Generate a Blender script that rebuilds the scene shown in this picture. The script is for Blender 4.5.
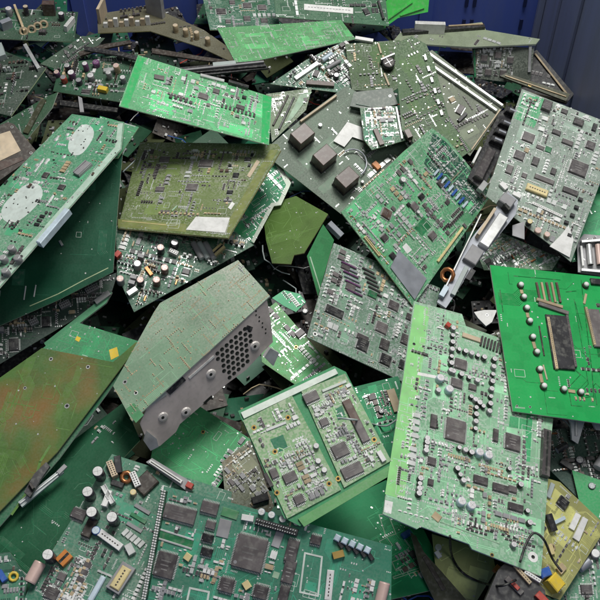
import bpy, math, random
import numpy as np
from mathutils import Vector, Matrix

for o in list(bpy.data.objects):
    bpy.data.objects.remove(o)
scene = bpy.context.scene
COL = scene.collection

# ------------------------------------------------------------------ camera
PITCH = math.radians(50)
DIST = 1.28
FOV = math.radians(34)
cam_d = bpy.data.cameras.new('camera')
cam = bpy.data.objects.new('camera', cam_d)
COL.objects.link(cam)
cam.location = (0, -DIST * math.cos(PITCH), DIST * math.sin(PITCH))
cam.rotation_euler = (math.pi / 2 - PITCH, 0, 0)
cam_d.angle = FOV
cam_d.clip_start = 0.02
cam_d.clip_end = 60
scene.camera = cam

# ------------------------------------------------------------------ light
world = bpy.data.worlds.new('World')
scene.world = world
world.use_nodes = True
bg = world.node_tree.nodes['Background']
bg.inputs[0].default_value = (0.86, 0.93, 1.0, 1)
bg.inputs[1].default_value = 0.05

def area_lamp(name, loc, target, size, power, col):
    d = bpy.data.lights.new(name, 'AREA')
    d.shape = 'RECTANGLE'
    d.size, d.size_y = size
    d.energy = power
    d.color = col
    o = bpy.data.objects.new(name, d)
    COL.objects.link(o)
    o.location = loc
    o.rotation_euler = (Vector(target) - Vector(loc)).to_track_quat('-Z', 'Y').to_euler()
    return o
area_lamp('ceiling_or_fill_lamp', (0.25, 0.50, 2.1), (0, 0.0, 0), (0.9, 0.7), 47, (1.0, 0.985, 0.95))
area_lamp('ceiling_or_fill_lamp', (0.75, -1.25, 2.2), (0, 0, 0), (1.0, 0.8), 8, (0.97, 0.98, 1.0))  # added fill from the front right to brighten the bracket, no known source
scene.view_settings.view_transform = 'Standard'
scene.view_settings.look = 'None'
scene.view_settings.exposure = 0
scene.view_settings.gamma = 1

# ------------------------------------------------------------------ pixels and planes
C0 = Vector(cam.location)
CR = Vector((1, 0, 0))
CU = Vector((0, math.sin(PITCH), math.cos(PITCH)))
CF = Vector((0, math.cos(PITCH), -math.sin(PITCH)))
TF = math.tan(FOV / 2)
def ray(x, y):
    return CF + CR * ((x - 300) / 300 * TF) + CU * ((300 - y) / 300 * TF)
def rays_np(p):
    p = np.asarray(p, float)
    return (np.array(CF)[None] + np.array(CR)[None] * ((p[:, 0:1] - 300) / 300 * TF)
            + np.array(CU)[None] * ((300 - p[:, 1:2]) / 300 * TF))
def S(r, g, b):
    def f(c):
        c /= 255.0
        return c / 12.92 if c <= 0.04045 else ((c + 0.055) / 1.055) ** 2.4
    return (f(r), f(g), f(b))

def fit_normal(quad, hint, w=0.12, maxang=70):
    """the board's normal that makes the four corners a rectangle, near the hint"""
    hint = np.array(hint, float); hint /= np.linalg.norm(hint)
    R = rays_np(quad)
    best = None
    rng = np.random.RandomState(1)
    cur, spread = hint, maxang
    for it in range(4):
        k = 2500
        v = rng.normal(size=(k, 3))
        v = v / np.linalg.norm(v, axis=1)[:, None]
        a = np.radians(spread) * np.sqrt(rng.rand(k, 1))
        tv = v - (v @ cur)[:, None] * cur
        tv /= np.linalg.norm(tv, axis=1)[:, None]
        N = cur * np.cos(a) + tv * np.sin(a)
        N = np.vstack([N, cur[None]])
        dn = N @ R.T
        ok = (dn < -0.17).all(axis=1)
        dn = np.where(ok[:, None], dn, -1)
        T = -1.0 / dn
        P = T[:, :, None] * R[None]
        cost = np.zeros(len(N))
        for i in range(4):
            e1 = P[:, (i + 1) % 4] - P[:, i]
            e0 = P[:, i - 1] - P[:, i]
            c = (e1 * e0).sum(1) / (np.linalg.norm(e1, axis=1) * np.linalg.norm(e0, axis=1) + 1e-9)
            cost += c * c
        cost += w * (1 - N @ hint)
        cost[~ok] = 99
        b = cost.argmin()
        cur = N[b]
        spread *= 0.3
    return Vector(cur)

# ------------------------------------------------------------------ materials
MATS = {}
def nmat(name):
    m = bpy.data.materials.new(name)
    m.use_nodes = True
    nt = m.node_tree
    return m, nt, nt.nodes['Principled BSDF']
def plain(name, col, rough=0.5, metal=0.0, var=0.25, scale=60.0, bump=0.0, spec=0.5):
    if name in MATS:
        return MATS[name]
    m, nt, bs = nmat(name)
    tc = nt.nodes.new('ShaderNodeTexCoord')
    nz = nt.nodes.new('ShaderNodeTexNoise')
    nz.inputs['Scale'].default_value = scale
    nz.inputs['Detail'].default_value = 4
    nt.links.new(tc.outputs['Object'], nz.inputs['Vector'])
    mr = nt.nodes.new('ShaderNodeMapRange')
    mr.inputs[1].default_value = 0.3; mr.inputs[2].default_value = 0.7
    mr.inputs[3].default_value = 1 - var; mr.inputs[4].default_value = 1 + var
    nt.links.new(nz.outputs[0], mr.inputs[0])
    oi = nt.nodes.new('ShaderNodeObjectInfo')
    mr2 = nt.nodes.new('ShaderNodeMapRange')
    mr2.inputs[3].default_value = 1 - var * 0.6; mr2.inputs[4].default_value = 1 + var * 0.6
    nt.links.new(oi.outputs['Random'], mr2.inputs[0])
    mu = nt.nodes.new('ShaderNodeMath'); mu.operation = 'MULTIPLY'
    nt.links.new(mr.outputs[0], mu.inputs[0]); nt.links.new(mr2.outputs[0], mu.inputs[1])
    vm = nt.nodes.new('ShaderNodeVectorMath'); vm.operation = 'SCALE'
    vm.inputs[0].default_value = col
    nt.links.new(mu.outputs[0], vm.inputs['Scale'])
    n2 = nt.nodes.new('ShaderNodeTexNoise'); n2.inputs['Scale'].default_value = 190; n2.inputs['Detail'].default_value = 6
    nt.links.new(tc.outputs['Object'], n2.inputs['Vector'])
    dr = nt.nodes.new('ShaderNodeMapRange'); dr.inputs[1].default_value = 0.48; dr.inputs[2].default_value = 0.75; dr.inputs[4].default_value = 0.32 if metal < 0.3 else 0.12
    nt.links.new(n2.outputs[0], dr.inputs[0])
    dx = nt.nodes.new('ShaderNodeMix'); dx.data_type = 'RGBA'; dx.inputs[7].default_value = (0.33, 0.33, 0.29, 1)
    nt.links.new(dr.outputs[0], dx.inputs['Factor']); nt.links.new(vm.outputs[0], dx.inputs[6])
    nt.links.new(dx.outputs[2], bs.inputs['Base Color'])
    bs.inputs['Roughness'].default_value = rough
    bs.inputs['Metallic'].default_value = metal
    bs.inputs['Specular IOR Level'].default_value = spec
    if bump:
        bp = nt.nodes.new('ShaderNodeBump')
        bp.inputs['Strength'].default_value = bump
        bp.inputs['Distance'].default_value = 0.001
        nt.links.new(nz.outputs[0], bp.inputs['Height'])
        nt.links.new(bp.outputs[0], bs.inputs['Normal'])
    MATS[name] = m
    return m

def pcb(name, col, dust=0.25, dustcol=(0.42, 0.45, 0.40), stain=None, rough=0.46, mottled=0.0, motcol=(0.45, 0.5, 0.42)):
    """solder-mask laminate: tone drift, patchy dust, optional stains and copper-pour mottling"""
    if name in MATS:
        return MATS[name]
    m, nt, bs = nmat(name)
    L = nt.links.new
    tc = nt.nodes.new('ShaderNodeTexCoord')
    def noise(sc, det=5, off=0):
        n = nt.nodes.new('ShaderNodeTexNoise')
        n.inputs['Scale'].default_value = sc
        n.inputs['Detail'].default_value = det
        mp = nt.nodes.new('ShaderNodeMapping')
        mp.inputs['Location'].default_value = (off, off * 1.7, 0)
        L(tc.outputs['Object'], mp.inputs[0]); L(mp.outputs[0], n.inputs['Vector'])
        return n
    def rng(src, a, b, c, d):
        r = nt.nodes.new('ShaderNodeMapRange')
        for i, v in enumerate((a, b, c, d)):
            r.inputs[i + 1].default_value = v
        L(src, r.inputs[0]); return r.outputs[0]
    def mix(fac, a, b):
        x = nt.nodes.new('ShaderNodeMix'); x.data_type = 'RGBA'
        if isinstance(fac, float): x.inputs['Factor'].default_value = fac
        else: L(fac, x.inputs['Factor'])
        for k, v in ((6, a), (7, b)):
            if isinstance(v, tuple): x.inputs[k].default_value = (*v, 1)
            else: L(v, x.inputs[k])
        return x.outputs[2]
    seed = (hash_(name) % 97) * 0.37
    n1 = noise(14, 4, seed)
    c = mix(rng(n1.outputs[0], 0.3, 0.7, 0, 1), tuple(v * 0.78 for v in col), tuple(min(1, v * 1.2) for v in col))
    # copper pours: blocky lighter cells
    vo = nt.nodes.new('ShaderNodeTexVoronoi')
    vo.distance = 'CHEBYCHEV'; vo.inputs['Scale'].default_value = 90; vo.inputs['Randomness'].default_value = 0.6
    L(tc.outputs['Object'], vo.inputs['Vector'])
    sp = nt.nodes.new('ShaderNodeSeparateColor'); L(vo.outputs['Color'], sp.inputs[0])
    c = mix(rng(sp.outputs[0], 0.45, 0.5, 0, 0.22), c, tuple(min(1, v * 1.35 + 0.01) for v in col))
    if mottled:
        v2 = nt.nodes.new('ShaderNodeTexVoronoi')
        v2.distance = 'CHEBYCHEV'; v2.inputs['Scale'].default_value = 520; v2.inputs['Randomness'].default_value = 0.55
        L(tc.outputs['Object'], v2.inputs['Vector'])
        s2 = nt.nodes.new('ShaderNodeSeparateColor'); L(v2.outputs['Color'], s2.inputs[0])
        n4 = noise(22, 3, seed + 9)
        mm = nt.nodes.new('ShaderNodeMath'); mm.operation = 'MULTIPLY'
        L(rng(s2.outputs[0], 0.50, 0.55, 0, mottled), mm.inputs[0]); L(rng(n4.outputs[0], 0.35, 0.6, 0.15, 1), mm.inputs[1])
        c = mix(mm.outputs[0], c, motcol)
    if stain:
        n3 = noise(11, 8, seed + 3)
        c = mix(rng(n3.outputs[0], 0.50, 0.68, 0, 0.85), c, stain)
    n2 = noise(7, 7, seed + 5)
    n5 = noise(420, 2, seed)
    dm = nt.nodes.new('ShaderNodeMath'); dm.operation = 'MULTIPLY'
    L(rng(n2.outputs[0], 0.35, 0.75, 0.15, 1), dm.inputs[0]); L(rng(n5.outputs[0], 0.3, 0.7, dust * 0.4, dust * 1.5), dm.inputs[1])
    c = mix(dm.outputs[0], c, dustcol)
    L(c, bs.inputs['Base Color'])
    bs.inputs['Specular IOR Level'].default_value = 0.22
    L(rng(n2.outputs[0], 0.3, 0.7, rough - 0.08, rough + 0.2), bs.inputs['Roughness'])
    bp = nt.nodes.new('ShaderNodeBump'); bp.inputs['Strength'].default_value = 0.25; bp.inputs['Distance'].default_value = 0.0006
    L(n1.outputs[0], bp.inputs['Height']); L(bp.outputs[0], bs.inputs['Normal'])
    MATS[name] = m
    return m
def hash_(s):
    h = 7
    for ch in s: h = (h * 31 + ord(ch)) % 1000003
    return h

def M(k):
    T = {
        'black': ((0.022, 0.022, 0.025), 0.45, 0, 0.4), 'chip': ((0.075, 0.066, 0.068), 0.42, 0, 0.3),
        'chipgrey': ((0.13, 0.115, 0.115), 0.45, 0, 0.25), 'brown': ((0.105, 0.068, 0.055), 0.4, 0, 0.2),
        'tin': ((0.62, 0.63, 0.62), 0.38, 0.55, 0.3), 'solder': ((0.70, 0.72, 0.70), 0.32, 0.35, 0.2),
        'steel': ((0.42, 0.40, 0.39), 0.42, 0.55, 0.25), 'greymetal': ((0.34, 0.36, 0.40), 0.5, 0.35, 0.2),
        'white': ((0.78, 0.78, 0.76), 0.5, 0, 0.1), 'silk': ((0.62, 0.68, 0.62), 0.6, 0, 0.15),
        'cream': ((0.72, 0.60, 0.30), 0.5, 0, 0.15), 'tan': ((0.46, 0.36, 0.22), 0.5, 0, 0.3),
        'beige': ((0.58, 0.47, 0.33), 0.6, 0, 0.15), 'gold': ((0.62, 0.42, 0.13), 0.35, 0.6, 0.2),
        'orange': ((0.62, 0.22, 0.04), 0.45, 0, 0.2), 'yellow': ((0.72, 0.52, 0.05), 0.45, 0, 0.15),
        'red': ((0.45, 0.05, 0.03), 0.45, 0, 0.2), 'blue': ((0.04, 0.12, 0.42), 0.4, 0, 0.2),
        'copper': ((0.50, 0.20, 0.08), 0.35, 0.7, 0.2), 'purple': ((0.16, 0.06, 0.16), 0.4, 0, 0.2),
        'capsleeve': ((0.035, 0.028, 0.045), 0.3, 0, 0.3), 'capbrown': ((0.22, 0.11, 0.09), 0.35, 0, 0.2),
        'captop': ((0.80, 0.78, 0.79), 0.35, 0.2, 0.08), 'pinkcap': ((0.66, 0.48, 0.42), 0.4, 0.1, 0.1),
        'grey': ((0.30, 0.30, 0.31), 0.5, 0, 0.2), 'hole': ((0.008, 0.012, 0.01), 0.8, 0, 0.1),  # hole: flat black painted for the shade inside openings
        'bluewhite': ((0.55, 0.66, 0.74), 0.45, 0.1, 0.2), 'chipprint': ((0.20, 0.19, 0.185), 0.5, 0, 0.5), 'rubber': ((0.012, 0.012, 0.013), 0.5, 0, 0.2),
        'dkolive': ((0.05, 0.055, 0.025), 0.5, 0, 0.3), 'greenplastic': ((0.03, 0.45, 0.05), 0.4, 0, 0.15),
        'dkgreen': ((0.01, 0.06, 0.03), 0.4, 0, 0.4), 'midgreen': ((0.03, 0.20, 0.08), 0.4, 0, 0.4),
        'palegreen': ((0.35, 0.52, 0.36), 0.5, 0, 0.25), 'dkbrown': ((0.045, 0.035, 0.028), 0.5, 0, 0.4),
        'wiregrey': ((0.40, 0.46, 0.45), 0.5, 0, 0.1), 'copgreen': ((0.10, 0.30, 0.14), 0.4, 0, 0.2),
    }
    c, r, me, v = T[k]
    return plain(k, c, r, me, v, bump=0.15 if k in ('steel', 'greymetal') else 0)

# ------------------------------------------------------------------ mesh builder
class MB:
    def __init__(s):
        s.v, s.f, s.m, s.mats = [], [], [], []
    def mi(s, mat):
        if isinstance(mat, str): mat = M(mat)
        if mat not in s.mats: s.mats.append(mat)
        return s.mats.index(mat)
    def add(s, vs, fs, mat):
        b = len(s.v); k = s.mi(mat)
        s.v += [tuple(p) for p in vs]
        for f in fs:
            s.f.append([b + i for i in f]); s.m.append(k)
    def quad(s, cx, cy, z, w, h, r, mat):
        c, n = math.cos(r), math.sin(r)
        s.add([(cx + x * c - y * n, cy + x * n + y * c, z) for x, y in ((-w/2,-h/2),(w/2,-h/2),(w/2,h/2),(-w/2,h/2))], [(0,1,2,3)], mat)
    def seg(s, a, b, z, w, mat):
        d = math.hypot(b[0]-a[0], b[1]-a[1])
        if d < 1e-6: return
        s.quad((a[0]+b[0])/2, (a[1]+b[1])/2, z, d + w*0.7, w, math.atan2(b[1]-a[1], b[0]-a[0]), mat)
    def box(s, cx, cy, z0, w, h, t, r=0, mat='chip', ch=0.0, taper=1.0):
        c, n = math.cos(r), math.sin(r)
        def q(w, h, z): return [(cx + x*c - y*n, cy + x*n + y*c, z) for x, y in ((-w/2,-h/2),(w/2,-h/2),(w/2,h/2),(-w/2,h/2))]
        if ch:
            vs = q(w, h, z0) + q(w*taper, h*taper, z0+t-ch) + q(w*taper-2*ch, h*taper-2*ch, z0+t)
            fs = [(3,2,1,0)] + [(i,(i+1)%4,4+(i+1)%4,4+i) for i in range(4)] + [(4+i,4+(i+1)%4,8+(i+1)%4,8+i) for i in range(4)] + [(8,9,10,11)]
        else:
            vs = q(w, h, z0) + q(w*taper, h*taper, z0+t)
            fs = [(3,2,1,0)] + [(i,(i+1)%4,4+(i+1)%4,4+i) for i in range(4)] + [(4,5,6,7)]
        s.add(vs, fs, mat)
    def disc(s, cx, cy, z, r, mat, n=8):
        s.add([(cx + r*math.cos(2*math.pi*i/n), cy + r*math.sin(2*math.pi*i/n), z) for i in range(n)], [tuple(range(n))], mat)
    def lathe(s, prof, mat, n=14, cx=0, cy=0, cap=True):
        vs, fs = [], []
        for r, z in prof:
            vs += [(cx + r*math.cos(2*math.pi*i/n), cy + r*math.sin(2*math.pi*i/n), z) for i in range(n)]
        for j in range(len(prof)-1):
            fs += [(j*n+i, j*n+(i+1)%n, (j+1)*n+(i+1)%n, (j+1)*n+i) for i in range(n)]
        if cap: fs += [tuple(range((len(prof)-1)*n, len(prof)*n)), tuple(range(n-1, -1, -1))]
        s.add(vs, fs, mat)
    def prism(s, poly, z0, z1, mat, side=None):
        n = len(poly)
        a = sum(poly[i][0]*poly[(i+1)%n][1]-poly[(i+1)%n][0]*poly[i][1] for i in range(n))
        if a < 0: poly = poly[::-1]
        vs = [(x, y, z0) for x, y in poly] + [(x, y, z1) for x, y in poly]
        s.add(vs, [tuple(range(n, 2*n)), tuple(range(n-1, -1, -1))], mat)
        s.add(vs, [(i, (i+1)%n, n+(i+1)%n, n+i) for i in range(n)], side or mat)
    def tube(s, pts, r, mat, n=8):
        pts = [Vector(p) for p in pts]
        vs, fs = [], []
        up = Vector((0.13, 0.21, 0.97))
        for i, p in enumerate(pts):
            d = (pts[min(i+1, len(pts)-1)] - pts[max(i-1, 0)]).normalized()
            a = d.cross(up)
            if a.length < 1e-3: a = d.cross(Vector((1, 0, 0)))
            a.normalize(); b = d.cross(a)
            vs += [p + a*(r*math.cos(2*math.pi*k/n)) + b*(r*math.sin(2*math.pi*k/n)) for k in range(n)]
        for j in range(len(pts)-1):
            fs += [(j*n+k, j*n+(k+1)%n, (j+1)*n+(k+1)%n, (j+1)*n+k) for k in range(n)]
        fs += [tuple(range(n)), tuple(range((len(pts)-1)*n, len(pts)*n))]
        s.add(vs, fs, mat)
    def mesh(s, name, smooth=False):
        me = bpy.data.meshes.new(name)
        me.from_pydata(s.v, [], s.f)
        for m in s.mats: me.materials.append(m)
        me.polygons.foreach_set('material_index', s.m)
        if smooth: 
            me.polygons.foreach_set('use_smooth', [len(f) == 4 for f in s.f])
        me.validate(); me.update()
        return me
    def build(s, name, parent=None, smooth=False):
        return link(name, s.mesh(name, smooth), parent)
def link(name, data, parent=None, loc=None, rot=None):
    o = bpy.data.objects.new(name, data)
    COL.objects.link(o)
    if parent: o.parent = parent
    if loc: o.location = loc
    if rot is not None: o.rotation_euler = rot if isinstance(rot, tuple) else (0, 0, rot)
    return o
def tag(o, label, cat, group=None, kind=None):
    o['label'] = label; o['category'] = cat
    if group: o['group'] = group
    if kind: o['kind'] = kind
    return o
def inside(p, poly):
    x, y = p; r = False
    for i in range(len(poly)):
        (x1, y1), (x2, y2) = poly[i-1], poly[i]
        if (y1 > y) != (y2 > y) and x < (x2-x1)*(y-y1)/(y2-y1)+x1: r = not r
    return r

# ------------------------------------------------------------------ the pile: what rests on what
G = 3                                            # grid step of the depth map, pixels
gx = np.arange(-90, 700, G); gy = np.arange(-60, 680, G)
GX, GY = np.meshgrid(gx, gy)
GP = np.stack([GX.ravel(), GY.ravel()], 1)
GR = rays_np(GP)
BASE_N = np.array([0, 0, 1.0])
BASE_Z = -0.015
# the heap's own surface: level, falling away to the far right corner of the bin
tb = (BASE_Z - C0.z) / GR[:, 2]
BX = C0.x + GR[:, 0]*tb; BY = C0.y + GR[:, 1]*tb
def heap_z(x, y):
    return BASE_Z - 0.14*np.clip((x-0.16)/0.25, 0, 1)*np.clip((y-0.22)/0.40, 0, 1)
HZ = heap_z(BX, BY)
ZB = (HZ - C0.z) / GR[:, 2]
def poly_mask(poly):
    x, y = GP[:, 0], GP[:, 1]
    r = np.zeros(len(GP), bool)
    for i in range(len(poly)):
        (x1, y1), (x2, y2) = poly[i-1], poly[i]
        if y1 == y2: continue
        c = ((y1 > y) != (y2 > y)) & (x < (x2-x1)*(y-y1)/(y2-y1)+x1)
        r ^= c
    return r

BOARDS = {}
REPORT = []
class Board:
    """a flat sheet whose outline is given in the photograph's pixels; it comes to rest on what was laid down before it"""
    def __init__(s, name, poly, label, cat, mat, quad=None, normal=None, hint=(0, -0.2, 1), clear=0.004, lift=0.0,
                 thick=0.0016, edge=None, axis=None, gap=0.001, sub='laminate', depth=None, w=0.12):
        global ZB
        n = Vector(normal).normalized() if normal else fit_normal(quad or poly[:4], hint, w)
        s.n = n
        mask = poly_mask(poly)
        nn = np.array(n)
        dn = GR[mask] @ nn
        dn = np.minimum(dn, -0.05)
        t0 = -1.0/dn
        sc = ((ZB[mask] - gap) / t0)
        k = sc.min() if len(sc) else 1.2
        cpx = (sum(p[0] for p in poly)/len(poly), sum(p[1] for p in poly)/len(poly))
        s.d = -k - 0.0                               # plane: n.(p-C0) = -k
        if lift: s.d = -(k - lift)
        s.t = lambda x, y: s.d / n.dot(ray(x, y))
        top = t0*(-s.d) - (thick + clear)
        ZB[mask] = np.minimum(ZB[mask], top)
        s.mid = C0 + ray(*cpx)*s.t(*cpx)
        q = quad or poly
        a = axis or (q[0], q[1])
        u = s.world(*a[1]) - s.world(*a[0]); u.normalize()
        v = n.cross(u)
        s.u, s.v = u, v
        s.mat = Matrix((u, v, n)).transposed().to_4x4()
        s.mat.translation = s.mid + n*thick
        s.inv = s.mat.inverted()
        s.root = bpy.data.objects.new(name, None)
        COL.objects.link(s.root)
        s.root.empty_display_size = 0.02
        s.root.matrix_world = s.mat
        tag(s.root, label, cat)
        s.ppx = poly
        s.poly = [s.uv(*p) for p in poly]
        s.th = thick
        if sub:
            mb = MB(); mb.prism(s.poly, -thick, 0, mat, edge)
            s.lam = mb.build(sub, s.root)
        s.taken = []
        xs = [p[0] for p in s.poly]; ys = [p[1] for p in s.poly]
        s.bb = (min(xs), max(xs), min(ys), max(ys))
        REPORT.append((name, round(math.degrees(math.acos(max(-1, min(1, n.z))))), round(math.degrees(math.acos(min(1, -n.dot(CF))))), round(s.mid.z, 3),
                       round((s.bb[1]-s.bb[0])*1000), round((s.bb[3]-s.bb[2])*1000), label[:40]))
    def world(s, x, y):
        return C0 + ray(x, y)*s.t(x, y)
    def uv(s, x, y):
        # on the top face
        r = ray(x, y)
        tp = (s.d + s.n.dot(s.mat.translation - s.mid)) / s.n.dot(r)
        p = s.inv @ (C0 + r*tp)
        return (p.x, p.y)
    def free(s, x, y, m=0.0):
        for (cx, cy, w, h, r) in s.taken:
            c, n = math.cos(-r), math.sin(-r)
            dx, dy = x-cx, y-cy
            if abs(dx*c-dy*n) < w/2+m and abs(dx*n+dy*c) < h/2+m: return False
        return True
    def take(s, cx, cy, w, h, r=0): s.taken.append((cx, cy, w, h, r))
    def line(s, a, b):
        (x0, y0), (x1, y1) = s.uv(*a), s.uv(*b)
        return (x0+x1)/2, (y0+y1)/2, math.hypot(x1-x0, y1-y0), math.atan2(y1-y0, x1-x0)

CACHE = {}
def cached(key, fn):
    if key not in CACHE: CACHE[key] = fn()
    return CACHE[key]

# ------------------------------------------------------------------ components
def m_chip(w, h, t, mat, dot=True):
    def f():
        mb = MB(); mb.box(0, 0, 0.0004, w, h, t, 0, mat, ch=min(0.0006, t*0.3), taper=0.985)
        if dot and w > 0.008: mb.disc(-w*0.38, -h*0.36, 0.00048+t, min(w, h)*0.06, 'grey', 8)
        if dot and w > 0.0115 and h > 0.0085:
            k = 2 if h < 0.014 else 3
            for j in range(k):                        # worn print lines
                mb.quad(-w*0.04*(j % 2), h*(0.16-0.17*j), 0.00047+t, w*(0.52-0.1*j), h*0.05, 0, 'chipprint')
        return mb.mesh('chip')
    return cached(('chip', round(w*2000), round(h*2000), round(t*5000), mat, dot), f)
def m_pins(w, h, sides, pitch=0.0016):
    def f():
        mb = MB()
        def row(L, D, rot):
            k = max(3, int(L/pitch)); c, n = math.cos(rot), math.sin(rot)
            for i in range(k):
                x = (i-(k-1)/2)*L*0.94/k
                y = D/2+0.0008
                mb.box(x*c-y*n, x*n+y*c, 0, L*0.94/k*0.55, 0.0022, 0.0008, rot, 'solder')
        row(w, h, 0); row(w, h, math.pi)
        if sides == 4: row(h, w, math.pi/2); row(h, w, -math.pi/2)
        return mb.mesh('pins')
    return cached(('pins', round(w*2000), round(h*2000), sides), f)
def chip(B, x, y, w, h, rot=0, sides=4, t=0.0024, mat='chip', label=None):
    """w, h in millimetres along the board's own axes"""
    w /= 1000; h /= 1000
    cx, cy = B.uv(x, y); r = math.radians(rot)
    o = link('chip', m_chip(w, h, t, mat), B.root, (cx, cy, 0.0001), r)
    if sides: link('pins', m_pins(w, h, sides), o)
    B.take(cx, cy, w+0.006, h+0.006, r)
    if label:
        mb = MB(); mb.quad(0, 0, t+0.0007, w*0.86, h*0.7, 0, label); mb.build('chip_label', o)
    return o
def bar(B, a, b, wid, hgt, mat, name='connector', z=0.0, ch=0.0004, detail=None):
    cx, cy, L, r = B.line(a, b); wid /= 1000; hgt /= 1000
    mb = MB(); mb.box(0, 0, 0, L, wid, hgt, 0, mat, ch=ch)
    o = link(name, mb.mesh(name), B.root, (cx, cy, z+0.0001), r)
    B.take(cx, cy, L+0.002, wid+0.002, r)
    if detail == 'holes':
        mb = MB(); k = max(3, int(L/0.0026))
        for i in range(k):
            for j in ((-1, 1) if wid > 0.004 else (0,)):
                mb.quad((i-(k-1)/2)*L*0.92/k, j*wid*0.2, hgt+0.00008, L/k*0.5, wid*0.18, 0, 'hole')
        mb.build('contact_holes', o)
    if detail == 'pins':
        mb = MB(); k = max(3, int(L/0.0025))
        for i in range(k):
            for j in (-1, 1):
                mb.box((i-(k-1)/2)*L*0.96/k, j*wid*0.25, hgt, 0.0010, 0.0010, 0.004, 0, 'solder')
        mb.build('pins', o)
    if detail == 'groove':
        mb = MB(); mb.quad(0, 0, hgt+0.00008, L*0.92, wid*0.25, 0, 'hole'); mb.build('groove', o)
    if detail == 'print':
        mb = MB(); k = max(2, int(L/0.004))
        for i in range(k):
            mb.quad((i-(k-1)/2)*L*0.8/k, 0, hgt+0.00008, L*0.45/k, wid*0.16, 0, 'dkbrown')
        mb.build('print_marks', o)
    if detail == 'lip':
        mb = MB()
        for j in (-1, 1): mb.box(0, j*wid*0.4, hgt, L*0.97, wid*0.14, 0.0012, 0, mat)
        mb.build('rim', o)
    return o
def cap(B, x, y, dia, hgt, sleeve='capsleeve', top='captop', tilt=0, name='capacitor', taz=0):
    cx, cy = B.uv(x, y); r = dia/2000; h = hgt/1000
    def f():
        mb = MB(); mb.lathe([(r*0.96, 0), (r, h*0.06), (r, h*0.10), (r*0.95, h*0.13), (r, h*0.17), (r, h*0.95), (r*0.93, h)], sleeve, 16); return mb.mesh('capacitor', True)
    def g():
        mb = MB(); mb.lathe([(r*0.9, h-0.0002), (r*0.88, h+0.0003), (r*0.8, h+0.0004)], top, 16)
        for a in (0, math.pi/2): mb.quad(0, 0, h+0.00045, r*1.5, r*0.07, a+0.4, 'tin')
        return mb.mesh('cap_top', True)
    o = link(name, cached(('cap', dia, hgt, sleeve), f), B.root, (cx, cy, 0.0002), (math.radians(tilt)*math.cos(taz), math.radians(tilt)*math.sin(taz), cx*900))
    link('cap_top', cached(('captop', dia, hgt, top), g), o)
    B.take(cx, cy, dia/1000, dia/1000)
    return o
def lying(B, a, b, dia, mat, name='capacitor', endmat='captop', lift=0.0):
    """a cylinder lying on the board from a to b"""
    cx, cy, L, r = B.line(a, b); R = dia/2000
    mb = MB(); n = 14
    for j, (rr0, rr1, x0, x1, mm) in enumerate(((R*0.93, R, -L/2, -L*0.44, mat), (R, R, -L*0.44, L*0.44, mat), (R, R*0.93, L*0.44, L/2, mat))):
        vs = [(x0, rr0*math.cos(6.28319*i/n), rr0*math.sin(6.28319*i/n)) for i in range(n)] + [(x1, rr1*math.cos(6.28319*i/n), rr1*math.sin(6.28319*i/n)) for i in range(n)]
        mb.add(vs, [(i, n+i, n+(i+1)%n, (i+1)%n) for i in range(n)], mm)
    o = link(name, mb.mesh(name, True), B.root, (cx, cy, R+0.0003+lift), r)
    me = MB()
    for sx in (-1, 1):
        me.add([(sx*(L/2+0.0001), R*0.93*math.cos(6.28319*i/n), R*0.93*math.sin(6.28319*i/n)) for i in range(n)], [tuple(range(n))], endmat)
    me.build('end_cap', o)
    B.take(cx, cy, L, dia/1000, r)
    return o
def flat(B, pts, mat, name='label_sticker', z=0.0003, th=0.0):
    mb = MB(); p = [B.uv(*q) for q in pts]
    if th: mb.prism(p, z, z+th, mat)
    else: mb.add([(x, y, z) for x, y in (p if area(p) > 0 else p[::-1])], [tuple(range(len(p)))], mat)
    o = mb.build(name, B.root)
    xs = [q[0] for q in p]; ys = [q[1] for q in p]
    cx, cy = sum(xs)/len(xs), sum(ys)/len(ys)
    if len(p) == 4:
        r = math.atan2(p[1][1]-p[0][1], p[1][0]-p[0][0])
        B.take(cx, cy, math.hypot(p[1][0]-p[0][0], p[1][1]-p[0][1])+0.002, math.hypot(p[2][0]-p[1][0], p[2][1]-p[1][1])+0.002, r)
    else: B.take(cx, cy, (max(xs)-min(xs))*0.7, (max(ys)-min(ys))*0.7)
    return o
def area(p): return sum(p[i-1][0]*p[i][1]-p[i][0]*p[i-1][1] for i in range(len(p)))
def ring(B, x, y, R, r, mat, name='coil', core=None, tiltx=0.2):
    cx, cy = B.uv(x, y); R /= 1000; r /= 1000
    mb = MB(); n, k = 18, 8; vs, fs = [], []
    for i in range(n):
        a = 6.28319*i/n; rr = r*(1.12 if i % 2 else 0.92)
        for j in range(k):
            b = 6.28319*j/k
            vs.append(((R+rr*math.cos(b))*math.cos(a), (R+rr*math.cos(b))*math.sin(a), rr*math.sin(b)))
    for i in range(n):
        for j in range(k):
            fs.append((i*k+j, ((i+1) % n)*k+j, ((i+1) % n)*k+(j+1) % k, i*k+(j+1) % k))
    mb.add(vs, fs, mat)
    o = link(name, mb.mesh(name, True), B.root, (cx, cy, r*1.3), (tiltx, 0.1, 0))
    B.take(cx, cy, 2*R+2*r, 2*R+2*r)
    return o
def hole(B, x, y, r=1.8, padr=3.0, mat='gold'):
    cx, cy = B.uv(x, y)
    mb = MB(); mb.disc(0, 0, 0.00016, padr/1000, mat, 14); mb.disc(0, 0, 0.00024, r/1000, 'hole', 12)
    link('mounting_hole', mb.mesh('mounting_hole'), B.root, (cx, cy, 0))
    B.take(cx, cy, 2*padr/1000, 2*padr/1000)

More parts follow.
